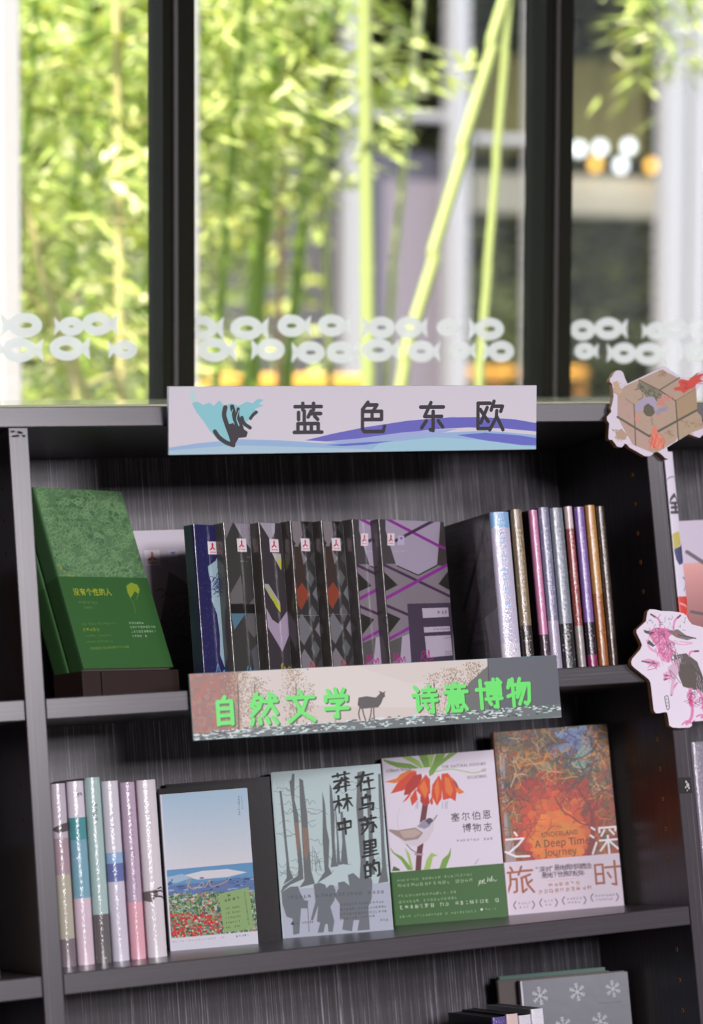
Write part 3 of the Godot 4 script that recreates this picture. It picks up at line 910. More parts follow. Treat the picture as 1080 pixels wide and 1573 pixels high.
# a generic wood of bare branches round an orange hollow
func print_hollow() -> Texture2D:
	var p := sheet(330, 504, ink(84, 58, 40), 2)
	var r := RandomNumberGenerator.new()
	r.seed = 21
	p.axes(Vector2(58, 155), Vector2(862, 92), Vector2(188, 1420))
	for k in 900:
		var x := r.randf_range(50, 960)
		var y := r.randf_range(100, 1060)
		var c: Color = [ink(92, 84, 52), ink(120, 66, 36), ink(76, 78, 84), ink(70, 84, 58), ink(128, 92, 48)][r.randi() % 5]
		if y > 520:
			c = [ink(140, 52, 26), ink(112, 40, 28), ink(130, 74, 30), ink(90, 70, 34)][r.randi() % 4]
		p.dot(x, y, r.randf_range(10, 36), r.randf_range(10, 30), c)
	for k in 130:
		p.dot(640 + r.randfn(0, 70), 210 + r.randfn(0, 55), r.randf_range(8, 26), r.randf_range(8, 24), [ink(64, 84, 140), ink(86, 110, 160), ink(104, 128, 160)][r.randi() % 3])
	for k in 70:
		p.dot(700 + r.randfn(0, 50), 345 + r.randfn(0, 34), r.randf_range(8, 22), r.randf_range(6, 16), [ink(80, 130, 122), ink(104, 140, 130)][r.randi() % 2])
	for g in [[520, 740, 330, 330, 138, 38, 24], [520, 780, 280, 290, 164, 52, 24], [520, 830, 220, 250, 182, 76, 26], [530, 890, 170, 190, 196, 104, 30]]:
		for k in 160:
			var w := r.randf() * TAU
			var d := sqrt(r.randf())
			p.dot(g[0] + cos(w) * d * g[2], g[1] + sin(w) * d * g[3], r.randf_range(16, 44), r.randf_range(14, 34), ink(g[4] + r.randi_range(-14, 14), g[5] + r.randi_range(-10, 10), g[6]))
	p.poly([110, 290, 160, 300, 178, 500, 190, 720, 240, 1060, 170, 1060, 148, 740, 126, 480], ink(138, 122, 124))
	p.poly([150, 330, 172, 330, 184, 640, 210, 900, 190, 900, 160, 640], ink(96, 96, 72))
	for k in 170:
		var y := r.randf_range(110, 640)
		var x := r.randf_range(60, 900)
		if y > 470 and absf(x - 520) < 250:
			continue
		var c: Color = [ink(196, 122, 34), ink(180, 128, 52), ink(60, 44, 36), ink(46, 52, 60), ink(150, 70, 34), ink(170, 150, 110)][r.randi() % 6]
		twig(p, Vector2(x, y), r.randf() * TAU, r.randf_range(60, 130), r.randf_range(4, 8), c, r, 2)
	for k in 60:
		var side := r.randf() < 0.4
		var x := r.randf_range(120, 250) if side else r.randf_range(800, 930)
		twig(p, Vector2(x, r.randf_range(480, 1000)), r.randf() * TAU, r.randf_range(50, 100), 5, [ink(190, 96, 30), ink(150, 60, 28), ink(90, 84, 40)][r.randi() % 3], r, 1)
	var trunk := ink(112, 30, 22)
	p.poly([720, 1040, 756, 860, 752, 740, 770, 700, 784, 800, 790, 1040], trunk)
	p.curve([762, 730, 740, 660, 690, 590, 660, 540], 12, trunk)
	p.curve([758, 800, 690, 790, 620, 740, 560, 700, 500, 600], 9, trunk)
	p.curve([770, 720, 800, 640, 820, 580], 10, trunk)
	for k in 18:
		twig(p, Vector2(r.randf_range(500, 800), r.randf_range(540, 760)), r.randf_range(-2.6, -0.6), 90, 4, trunk, r, 1)
	for k in 14:
		twig(p, Vector2(r.randf_range(240, 420), r.randf_range(560, 960)), r.randf_range(-2.4, -0.8), 110, 5, ink(140, 44, 22), r, 1)
	p.curve([590, 335, 660, 340, 740, 300, 790, 250], 8, ink(34, 44, 56))
	p.curve([660, 340, 690, 400, 740, 430], 6, ink(34, 44, 56))
	var white := ink(206, 200, 206)
	p.hanzi("之", 238, 940, 190, 15, white)
	p.hanzi("深", 850, 902, 206, 15, white)
	var brown := ink(52, 22, 10)
	p.text("UNDERLAND", 414, 884, 46, brown, sans)
	p.text("A Deep Time", 370, 958, 70, brown, sans)
	p.text("Journey", 440, 1016, 66, brown, sans)
	return p.done()

func print_hollow_band() -> Texture2D:
	var p := sheet(330, 152, ink(186, 174, 186))
	p.axes(Vector2(155, 1060), Vector2(945, 1010), Vector2(188, 1420))
	var brown := ink(132, 66, 34)
	var dark := ink(66, 52, 60)
	p.hanzi("旅", 265, 1184, 196, 14, brown)
	p.hanzi("时", 862, 1152, 186, 14, brown)
	p.row("深时", 396, 1112, 482, 38, 4, dark, -2)
	p.row("是地质时间概念", 500, 1102, 756, 40, 4.2, dark, -8)
	p.text("“", 372, 1126, 44, dark, serif)
	p.text("”", 474, 1122, 44, dark, serif)
	p.row("是地下世界的纪年", 416, 1152, 706, 40, 4.2, dark, -12)
	p.line([455, 1190, 675, 1176], 3, ink(190, 130, 120), false)
	p.tiny(455, 1222, 680, 1206, 30, brown, 0.0)
	p.tiny(388, 1266, 756, 1240, 32, brown, 0.0)
	for g in [[226, 366, 1352], [402, 522, 1340], [556, 716, 1328], [750, 938, 1312]]:
		for s in [0, 1]:
			var x: float = g[s]
			var d := 14 if s == 0 else -14
			p.curve([x + d, g[2] - 26, x, g[2], x + d, g[2] + 26], 6, ink(70, 62, 72))
		p.tiny(g[0] + 26, g[2] - 10, g[1] - 24, g[2] - 16, 18, ink(96, 86, 98), 0.0)
		p.tiny(g[0] + 34, g[2] + 16, g[1] - 36, g[2] + 12, 18, ink(96, 86, 98), 0.0)
	return p.done()

func print_seaside() -> Texture2D:
	var p := sheet(290, 508, ink(190, 196, 202))
	var r := RandomNumberGenerator.new()
	r.seed = 31
	p.axes(Vector2(630, 312), Vector2(980, 288), Vector2(672, 928))
	for k in 60:
		var f := k / 59.0
		p.poly([600, 280 + f * 330, 1040, 256 + f * 330, 1040, 268 + f * 330, 600, 292 + f * 330], ink(150, 178, 196).lerp(ink(196, 196, 200), f))
	p.poly([600, 614, 1040, 580, 1040, 740, 600, 740], ink(96, 140, 176))
	p.poly([600, 700, 1040, 690, 1040, 880, 600, 890], ink(128, 146, 124))
	p.poly([720, 632, 800, 614, 900, 608, 980, 622, 900, 640, 780, 648], ink(196, 196, 200))
	p.poly([640, 640, 720, 625, 760, 640, 700, 660, 640, 664], ink(150, 172, 190))
	p.poly([640, 672, 800, 660, 1010, 640, 1010, 690, 640, 720], ink(92, 116, 156))
	for k in 60:
		p.dot(r.randf_range(640, 1010), r.randf_range(640, 700), r.randf_range(4, 22), r.randf_range(1.5, 4), [ink(70, 104, 150), ink(140, 160, 186), ink(110, 110, 150), ink(60, 84, 120)][r.randi() % 4])
	for k in 2400:
		var y := r.randf_range(700, 872)
		var x := r.randf_range(640, 1030)
		var c: Color = [ink(66, 104, 62), ink(104, 134, 84), ink(150, 166, 150), ink(60, 88, 84), ink(130, 146, 84), ink(82, 112, 70), ink(96, 120, 130), ink(176, 186, 172)][r.randi() % 8]
		if r.randf() < (0.5 if y > 780 and x < 880 else 0.06):
			c = ink(196, 46, 50)
		p.dot(x, y, r.randf_range(2, 6.5), r.randf_range(1.6, 4.6), c)
	p.poly([630, 880, 1040, 852, 1050, 960, 630, 960], ink(196, 196, 204))
	p.poly([864, 706, 984, 680, 1004, 844, 886, 858], ink(132, 160, 108))
	p.tiny(892, 716, 920, 710, 14, ink(40, 50, 36), 0.0)
	p.tiny(884, 734, 950, 722, 13, ink(40, 50, 36), 0.0)
	for k in 5:
		p.tiny(892, 764 + k * 19, 952, 756 + k * 19, 8, ink(72, 88, 62))
	p.tiny(968, 700, 986, 838, 8, ink(72, 88, 62))
	p.tiny(945, 318, 950, 408, 9, ink(90, 104, 120))
	p.tiny(957, 318, 962, 372, 7, ink(110, 124, 138))
	p.curve([738, 690, 752, 650, 744, 640, 742, 668, 770, 686, 800, 660, 810, 680, 830, 650, 836, 676, 890, 660, 912, 640], 3, ink(186, 150, 110))
	p.tiny(676, 892, 890, 876, 8, ink(150, 146, 160), 0.2)
	p.tiny(932, 874, 986, 868, 9, ink(70, 66, 80), 0.0)
	return p.done()

func print_green() -> Texture2D:
	var p := sheet(330, 552, ink(84, 120, 82))
	var r := RandomNumberGenerator.new()
	r.seed = 41
	p.axes(Vector2(155, 435), Vector2(555, 465), Vector2(385, 1300))
	for k in 40:
		p.dot(r.randf_range(150, 700), r.randf_range(430, 900), r.randf_range(10, 34), r.randf_range(8, 22), ink(70, 104, 70))
	for k in 300:
		var across := r.randf()
		var down := r.randf() * 0.56
		var x := 155.0 + across * 400 + down * 230
		var y := 435.0 + across * 30 + down * 865
		var a := r.randf() * TAU
		var l := r.randf_range(24, 60)
		var e := Vector2(cos(a), sin(a)) * l
		var s := Vector2(-e.y, e.x) * r.randf_range(0.15, 0.3)
		p.curve([x, y, x + e.x * 0.5 + s.x, y + e.y * 0.5 + s.y, x + e.x, y + e.y, x + e.x * 0.5 - s.x, y + e.y * 0.5 - s.y, x, y], 3.0, ink(114, 150, 104))
		if k % 14 == 0:
			p.dot(x, y, r.randf_range(8, 20), r.randf_range(7, 14), ink(72, 106, 72))
	for k in 60:
		var x := r.randf_range(250, 350)
		var y := r.randf_range(790, 885)
		if x - 250 < y - 780:
			p.dot(x, y, r.randf_range(3, 9), r.randf_range(2, 5), ink(130, 140, 70))
	for k in 3:
		p.tiny(232 + k * 8, 528 + k * 34, [350, 300, 390][k] + k * 6, 534 + k * 34, 16, ink(48, 78, 50))
	return p.done()

func print_green_band() -> Texture2D:
	var p := sheet(330, 262, ink(50, 92, 46))
	p.axes(Vector2(268, 884), Vector2(682, 900), Vector2(385, 1300))
	var gold := ink(148, 158, 40)
	p.row("没有个性的人", 336, 956, 512, 34, 4.5, gold, 6)
	p.tiny(360, 1004, 460, 1010, 15, ink(100, 130, 74))
	p.tiny(384, 1028, 430, 1030, 13, ink(100, 130, 74))
	p.tiny(372, 1102, 530, 1104, 13, ink(92, 124, 60))
	p.tiny(378, 1128, 456, 1130, 18, gold, 0.1)
	p.tiny(390, 1156, 510, 1158, 12, ink(92, 124, 60))
	p.tiny(394, 1182, 516, 1184, 12, ink(92, 124, 60))
	p.tiny(400, 1212, 592, 1213, 14, ink(126, 150, 46), 0.05)
	p.poly([582, 935, 604, 920, 634, 930, 646, 952, 640, 976, 622, 960, 612, 978, 602, 992, 588, 968], ink(128, 148, 44))
	p.curve([598, 990, 616, 1020, 622, 1060], 4, ink(84, 116, 48))
	p.curve([632, 985, 640, 975, 628, 1000], 4, ink(84, 116, 48))
	for k in 4:
		p.tiny(592 + k * 4, 1106 + k * 20, [662, 718, 722, 678][k], 1108 + k * 20, 14, ink(176, 196, 170), 0.05)
	return p.done()

# the series of tall paperbacks: a cover is laid out with its top left corner at (0, 0), 640 wide and 1530 high
func series_sheet(c: Color) -> Print:
	var p := sheet(212, 342, c)
	p.axes(Vector2.ZERO, Vector2(640, 0), Vector2(0, 1530))
	return p

func print_series_navy() -> Texture2D:
	var p := series_sheet(ink(36, 36, 78))
	var r := RandomNumberGenerator.new()
	r.seed = 3
	p.poly([190, 285, 170, 330, 100, 385, 104, 470, 118, 520, 112, 700, 150, 830, 160, 1020, 150, 1200, 190, 1340, 640, 1340, 640, 300, 230, 270], ink(140, 164, 172))
	for k in 26:
		var x := 150 + r.randfn(0, 24)
		var y := 560 + r.randfn(0, 60)
		p.curve([x, y, x + 22, y - 30, x + 44, y, x + 20, y + 26], 5, ink(46, 56, 96))
	for k in 160:
		p.dot(r.randf_range(20, 150), r.randf_range(60, 1400), r.randf_range(2, 5), r.randf_range(2, 6), ink(76, 76, 120))
	p.poly([420, 300, 640, 300, 640, 760, 520, 640, 470, 420], ink(40, 40, 84))
	emblem(p, 112, 152, 82, 122)
	p.curve([96, 1400, 120, 1300, 130, 1290, 150, 1390, 156, 1370, 176, 1340, 170, 1390, 196, 1300, 190, 1390, 214, 1370, 240, 1390], 9, ink(70, 140, 180))
	return p.done()

func print_series_olive() -> Texture2D:
	var p := series_sheet(ink(56, 56, 54))
	var grey := ink(110, 106, 112)
	p.poly([0, 0, 84, 0, 14, 150, 0, 180], grey)
	p.poly([96, 0, 230, 0, 240, 150, 220, 230, 160, 140], ink(134, 128, 138))
	p.poly([120, 480, 130, 740, 10, 745, 20, 650], ink(96, 94, 94))
	p.poly([280, 600, 280, 745, 180, 745], ink(92, 92, 92))
	p.rect(0, 750, 640, 830, ink(30, 28, 28))
	p.poly([10, 835, 138, 835, 30, 985], ink(78, 110, 128))
	p.poly([150, 835, 330, 835, 200, 1060, 150, 990], ink(88, 86, 88))
	p.poly([160, 1180, 260, 1070, 300, 1360, 180, 1360], ink(78, 80, 84))
	p.poly([330, 60, 520, 300, 330, 520], ink(104, 102, 106))
	p.poly([420, 600, 640, 420, 640, 900], ink(92, 90, 94))
	emblem(p, 108, 142, 82, 122)
	p.tiny(188, 312, 250, 312, 12, ink(140, 140, 140), 0.0)
	p.tiny(110, 350, 190, 352, 18, ink(140, 140, 140), 0.2)
	p.curve([100, 1400, 130, 1320, 116, 1340, 130, 1380, 150, 1330, 158, 1390, 180, 1350, 190, 1390, 240, 1370, 280, 1390], 9, ink(66, 120, 150))
	return p.done()

func print_series_yellow() -> Texture2D:
	var p := series_sheet(ink(56, 52, 56))
	p.poly([10, 0, 150, 0, 140, 90, 110, 150, 90, 150], ink(150, 144, 154))
	p.poly([100, 280, 180, 284, 182, 350, 170, 440], ink(160, 160, 150))
	p.poly([140, 340, 180, 360, 176, 440], ink(170, 170, 40))
	p.poly([0, 570, 50, 570, 140, 740, 140, 830, 60, 700], ink(150, 150, 140))
	p.poly([36, 610, 140, 770, 140, 838, 100, 780], ink(160, 164, 40))
	p.poly([0, 760, 60, 900, 110, 940, 200, 820, 220, 1000, 130, 1200, 60, 1060, 0, 940], ink(150, 136, 156))
	p.poly([300, 100, 640, 400, 640, 520, 300, 320], ink(120, 112, 122))
	p.poly([260, 900, 640, 700, 640, 1300], ink(96, 90, 98))
	emblem(p, 86, 150, 82, 122)
	p.curve([100, 1390, 126, 1310, 110, 1330, 120, 1380, 140, 1340, 150, 1390, 180, 1340, 220, 1390], 9, ink(160, 150, 40))
	return p.done()

func print_series_diamond() -> Texture2D:
	var p := series_sheet(ink(52, 50, 50))
	for row in 4:
		for k in 5:
			var x := 66 + k * 196 - 20
			var y := 50 + row * 330 + 300
			var c: Color = [ink(116, 112, 118), ink(66, 66, 66), ink(104, 104, 108)][(row + k) % 3]
			if row == 1 and k == 0:
				c = ink(126, 62, 46)
			p.poly([x, y - 150, x + 86, y, x, y + 150, x - 86, y], c)
			p.poly([x + 98, y - 60, x + 140, y - 150, x + 98, y - 230, x + 60, y - 150], ink(84, 88, 88))
	p.poly([16, 0, 100, 0, 110, 130, 60, 240, 20, 180], ink(118, 112, 114))
	p.poly([120, 0, 180, 0, 150, 50], ink(30, 30, 30))
	p.poly([150, 60, 190, 120, 190, 160, 112, 150], ink(36, 36, 36))
	p.poly([20, 240, 76, 240, 110, 520, 20, 640], ink(60, 48, 44))
	p.line([0, 880, 640, 876], 4, ink(110, 108, 108), false)
	emblem(p, 86, 158, 82, 122)
	p.curve([80, 1400, 96, 1310, 110, 1380, 120, 1320, 130, 1390, 150, 1350, 160, 1390, 230, 1370], 9, ink(150, 44, 60))
	return p.done()

func print_series_violet() -> Texture2D:
	var p := sheet(212, 342, ink(118, 110, 118))
	p.axes(Vector2(115, 128), Vector2(780, 150), Vector2(243, 1715))
	p.poly([100, 120, 190, 120, 186, 240, 240, 420, 290, 570, 140, 570], ink(66, 62, 64))
	p.poly([740, 140, 800, 140, 820, 600, 700, 590], ink(64, 58, 58))
	p.poly([185, 120, 745, 140, 735, 300, 710, 580, 515, 680, 290, 580, 240, 420, 186, 240], ink(150, 140, 158))
	p.line([300, 590, 515, 688, 705, 595], 9, ink(40, 34, 40))
	var violet := ink(126, 48, 130)
	var plum := ink(66, 48, 70)
	p.line([190, 120, 720, 390, 800, 420], 30, violet, false)
	p.line([690, 130, 280, 345], 30, plum, false)
	p.line([150, 570, 860, 915], 28, plum, false)
	p.line([150, 930, 830, 580], 32, violet, false)
	p.poly([160, 640, 308, 782, 160, 850], ink(44, 42, 40))
	p.poly([840, 630, 722, 780, 850, 850], ink(44, 42, 40))
	p.poly([160, 1030, 335, 1112, 200, 1280], ink(44, 42, 40))
	p.line([150, 960, 660, 1190], 28, plum, false)
	p.line([180, 1330, 540, 1150], 30, violet, false)
	p.line([360, 1305, 560, 1200], 8, plum, false)
	p.poly([190, 1350, 350, 1290, 330, 1490, 220, 1560], ink(80, 78, 78))
	p.poly([350, 1290, 440, 1260, 450, 1560, 330, 1560], ink(158, 148, 164))
	p.poly([402, 970, 860, 970, 880, 1720, 455, 1720], ink(66, 58, 72))
	p.poly([552, 1018, 822, 1018, 830, 1112, 560, 1116], ink(166, 158, 172))
	p.poly([568, 1206, 836, 1206, 842, 1258, 572, 1262], ink(166, 158, 172))
	p.poly([578, 1296, 846, 1296, 866, 1500, 600, 1512], ink(166, 158, 172))
	p.tiny(704, 1066, 820, 1066, 40, ink(60, 52, 62), 0.0)
	p.tiny(666, 1232, 834, 1232, 22, ink(80, 70, 84), 0.0)
	p.tiny(776, 1322, 846, 1322, 20, ink(80, 70, 84), 0.0)
	for y in [1462, 1484]:
		p.tiny(786, y, 854, y, 14, ink(80, 70, 84), 0.0)
	emblem(p, 204, 268, 72, 122)
	p.rect(308, 290, 374, 385, ink(170, 160, 184))
	p.poly([326, 310, 360, 308, 346, 334], ink(76, 84, 140))
	p.tiny(270, 446, 404, 446, 12, ink(176, 170, 180))
	p.curve([262, 1540, 272, 1450, 290, 1530, 306, 1452, 316, 1540, 340, 1500, 350, 1536, 372, 1490, 380, 1536], 11, ink(160, 40, 120))
	p.curve([540, 1540, 552, 1450, 590, 1460, 556, 1500, 600, 1540, 612, 1490, 620, 1440, 632, 1530, 664, 1520], 11, ink(160, 40, 120))
	return p.done()

func print_series_misty() -> Texture2D:
	var p := series_sheet(ink(172, 164, 176))
	var r := RandomNumberGenerator.new()
	r.seed = 8
	p.poly([330, 380, 420, 460, 520, 620, 640, 900, 640, 1530, 160, 1530, 200, 1160, 260, 760], ink(122, 116, 124))
	p.poly([520, 120, 640, 60, 640, 900, 560, 700], ink(92, 88, 92))
	for k in 40:
		p.curve(wave(r.randf_range(180, 400), r.randf_range(560, 1500), 220, 60, r, r.randf_range(-120, 120)), 6, [ink(98, 92, 100), ink(140, 134, 142)][r.randi() % 2])
	emblem(p, 170, 180, 104, 140)
	p.rect(330, 186, 400, 290, ink(186, 178, 190))
	p.poly([346, 202, 386, 200, 368, 234], ink(80, 110, 160))
	return p.done()

func print_misty_back() -> Texture2D:
	var p := series_sheet(ink(92, 86, 88))
	var r := RandomNumberGenerator.new()
	r.seed = 18
	for k in 120:
		p.dot(r.randf_range(0, 640), r.randf_range(0, 1530), r.randf_range(40, 140), r.randf_range(10, 40), [ink(88, 82, 84), ink(104, 98, 100), ink(78, 74, 76), ink(98, 94, 98)][r.randi() % 4])
	p.poly([560, 20, 620, 30, 420, 420, 180, 900, 150, 860, 400, 380], ink(40, 38, 40))
	p.poly([470, 560, 560, 700, 420, 760, 200, 1300, 160, 1290, 380, 700], ink(60, 56, 60))
	for k in 10:
		p.curve(wave(0, r.randf_range(900, 1300), 640, 20, r), 5, ink(70, 68, 70))
	p.poly([440, 980, 640, 900, 640, 1530, 520, 1530, 470, 1240], ink(152, 146, 154))
	return p.done()

func print_snow() -> Texture2D:
	var p := sheet(330, 460, ink(78, 82, 90))
	p.axes(Vector2(440, 140), Vector2(780, 100), Vector2(496, 620))
	for g in [[505, 178, 26], [622, 163, 26], [735, 150, 24], [580, 258, 26], [696, 242, 26], [540, 345, 24], [655, 330, 24], [770, 318, 24], [600, 425, 24], [720, 410, 24]]:
		for k in 6:
			var a := k * TAU / 6 + 0.3
			var d := Vector2(cos(a), sin(a))
			var s := Vector2(-d.y, d.x)
			var c := Vector2(g[0], g[1])
			var e: Vector2 = c + d * g[2]
			p.line([c.x, c.y, e.x, e.y], 3, ink(150, 152, 158), false)
			for f in [0.45, 0.72]:
				var m: Vector2 = c + d * g[2] * f
				var q: Vector2 = m + (d + s) * g[2] * 0.22
				var t: Vector2 = m + (d - s) * g[2] * 0.22
				p.line([q.x, q.y, m.x, m.y, t.x, t.y], 2.4, ink(150, 152, 158), false)
	p.line([690, 192, 765, 184], 3, ink(60, 62, 68), false)
	return p.done()

# a spine in blocks from the top: [[share of the height, colour] ...], then marks [x0, y0, x1, y1, size, colour] in shares
func print_spine(blocks: Array, marks := [], seed_ := 1, specks := 0, speck := Color.WHITE) -> Texture2D:
	var p := sheet(40, 340, blocks[0][1])
	p.axes(Vector2.ZERO, Vector2(100, 0), Vector2(0, 1000))
	var r := RandomNumberGenerator.new()
	r.seed = seed_
	var y := 0.0
	for b in blocks:
		p.poly([0, y, 100, y, 100, y + b[0] * 1000, 0, y + b[0] * 1000], b[1])
		y += b[0] * 1000
	for k in specks:
		p.dot(r.randf_range(0, 100), r.randf_range(0, 1000), r.randf_range(1, 5), r.randf_range(2, 8), speck)
	for m in marks:
		p.tiny(m[0] * 100, m[1] * 1000, m[2] * 100, m[3] * 1000, m[4], m[5], 0.05)
	return p.done()

func print_quan() -> Texture2D:
	var p := sheet(60, 340, ink(196, 190, 204))
	p.axes(Vector2.ZERO, Vector2(100, 0), Vector2(0, 1000))
	p.hanzi("全", 56, 250, 92, 13, ink(40, 36, 44))
	p.curve([20, 140, 60, 120, 80, 150], 6, ink(120, 110, 130))
	p.poly([20, 400, 60, 380, 70, 440, 30, 470], ink(170, 160, 70))
	p.poly([30, 470, 80, 440, 90, 520, 50, 540], ink(40, 46, 90))
	p.curve([60, 600, 90, 620, 60, 660], 10, ink(70, 110, 150))
	p.rect(0, 690, 100, 950, ink(190, 44, 36))
	p.curve([40, 720, 70, 750, 50, 800], 9, ink(206, 150, 140))
	p.tiny(30, 900, 70, 904, 14, ink(206, 160, 150))
	p.rect(0, 950, 100, 1000, ink(70, 60, 60))
	return p.done()

func print_pink() -> Texture2D:
	var p := sheet(200, 320, ink(172, 160, 178))
	p.axes(Vector2.ZERO, Vector2(640, 0), Vector2(0, 1000))
	for k in 60:
		var f := k / 59.0
		p.rect(0, 300 + f * 600, 640, 320 + f * 600, ink(190, 128, 122).lerp(ink(96, 36, 36), f))
	p.line([90, 220, 190, 300], 26, ink(54, 40, 56))
	p.line([80, 640, 260, 690], 20, ink(50, 30, 34))
	for k in 4:
		p.tiny(420 + k * 50, 60, 424 + k * 50, 330, 24, ink(110, 96, 116))
	p.tiny(500, 420, 500, 600, 30, ink(130, 70, 76))
	return p.done()

func print_carton_figure() -> Texture2D:
	var p := sheet(560, 470, ink(196, 188, 200))
	var r := RandomNumberGenerator.new()
	r.seed = 51
	p.axes(Vector2(85, 80), Vector2(1170, 80), Vector2(85, 1060))
	var card := ink(160, 138, 118)
	p.poly([300, 290, 690, 112, 1016, 300, 1012, 540, 900, 640, 760, 870, 540, 1000, 330, 900, 210, 610, 225, 380], card)
	p.poly([225, 380, 380, 480, 370, 720, 500, 830, 540, 1000, 330, 900, 240, 700, 205, 600], ink(164, 136, 122))
	p.poly([800, 445, 1016, 310, 1016, 540, 790, 670], ink(152, 128, 96))
	p.poly([790, 670, 1016, 545, 1060, 620, 1050, 740, 960, 770, 790, 860], ink(158, 138, 112))
	for k in 160:
		var x := r.randf_range(230, 1000)
		var y := r.randf_range(250, 900)
		p.dot(x, y, r.randf_range(4, 20), r.randf_range(4, 14), [ink(166, 142, 120, 0.3), ink(148, 124, 100, 0.3), ink(170, 128, 112, 0.3)][r.randi() % 3])
	var band := ink(72, 70, 52)
	p.line([205, 610, 500, 815, 1016, 540], 22, band)
	p.line([455, 225, 650, 335, 800, 445, 790, 860], 13, band)
	p.line([650, 330, 862, 200], 12, band)
	p.line([380, 480, 358, 910], 11, band)
	p.line([380, 485, 300, 420], 4, band)
	p.line([800, 445, 1010, 320], 4, band)
	p.line([545, 620, 545, 700], 5, band)
	var ochre := ink(150, 128, 92)
	for g in [[215, 300, 70, 110], [200, 800, 80, 70], [900, 690, 120, 60], [1010, 690, 50, 60], [700, 790, 60, 50], [690, 155, 50, 24]]:
		for k in 16:
			var x: float = g[0] + r.randf_range(-1, 1) * g[2] * 0.6
			var y: float = g[1] + r.randf_range(-1, 1) * g[3] * 0.6
			p.curve([x, y, x + r.randf_range(-26, 26), y + r.randf_range(-24, 24), x + r.randf_range(-30, 30), y + r.randf_range(-30, 30)], 5, [ochre, ink(120, 100, 70), ink(168, 122, 104)][r.randi() % 3])
	p.poly([190, 250, 240, 230, 255, 300, 280, 350, 240, 380, 200, 340], ink(176, 150, 120))
	p.poly([170, 780, 230, 730, 290, 800, 250, 850, 180, 840], ink(160, 134, 112))
	p.poly([430, 270, 480, 245, 560, 290, 640, 340, 660, 380, 600, 420, 520, 380, 470, 350], ink(112, 108, 86))
	for k in 26:
		var x := r.randf_range(430, 660)
		var y := 260 + (x - 430) * 0.35 + r.randf_range(-30, 90)
		p.curve([x, y, x + r.randf_range(-40, 40), y + r.randf_range(10, 60), x + r.randf_range(-50, 20), y + r.randf_range(20, 90)], 7, [ink(58, 62, 44), ink(86, 84, 62), ink(52, 70, 52)][r.randi() % 3])
	p.poly([380, 520, 420, 460, 500, 405, 580, 400, 610, 450, 600, 560, 560, 520, 500, 470, 470, 540, 390, 560], ink(150, 140, 162))
	p.poly([590, 560, 640, 520, 720, 500, 700, 550, 640, 560, 600, 600], ink(134, 126, 150))
	p.poly([478, 500, 520, 470, 570, 510, 580, 570, 540, 610, 490, 600, 465, 560], ink(76, 72, 52))
	for k in 12:
		var x := r.randf_range(600, 740)
		var y := r.randf_range(400, 490)
		p.curve([x, y, x + 30, y - 20, x + 50, y + 10], 7, ink(196, 104, 96))
	for k in 8:
		p.line([390 + r.randf_range(-20, 20), 560 + r.randf_range(-20, 90), 400 + r.randf_range(-30, 30), 640 + r.randf_range(-10, 30)], 7, ink(200, 120, 106))
	p.line([600, 600, 640, 620, 680, 650], 7, ink(200, 110, 100))
	p.poly([790, 310, 860, 290, 845, 240, 880, 215, 950, 230, 985, 190, 1060, 165, 1140, 150, 1060, 210, 1100, 240, 1030, 260, 1010, 300, 940, 330, 890, 366, 860, 340, 800, 334], ink(190, 56, 38))
	p.curve([880, 250, 930, 270, 900, 320, 950, 300], 10, ink(150, 36, 30))
	for k in 4:
		p.curve([1000, 210 + k * 20, 1060, 190 + k * 24, 1140, 150 + k * 40], 7, ink(184, 66, 50))
	p.poly([520, 800, 545, 720, 580, 700, 590, 780, 640, 860, 620, 930, 560, 960, 510, 920], ink(200, 108, 84))
	for k in 14:
		var x := r.randf_range(510, 640)
		p.curve([x, 790 + r.randf_range(0, 60), x + r.randf_range(-30, 30), 870, x + r.randf_range(-40, 40), 940], 6, [ink(196, 60, 46), ink(206, 140, 110)][r.randi() % 2])
	p.curve([480, 950, 560, 960, 640, 945], 6, ochre)
	return p.done()

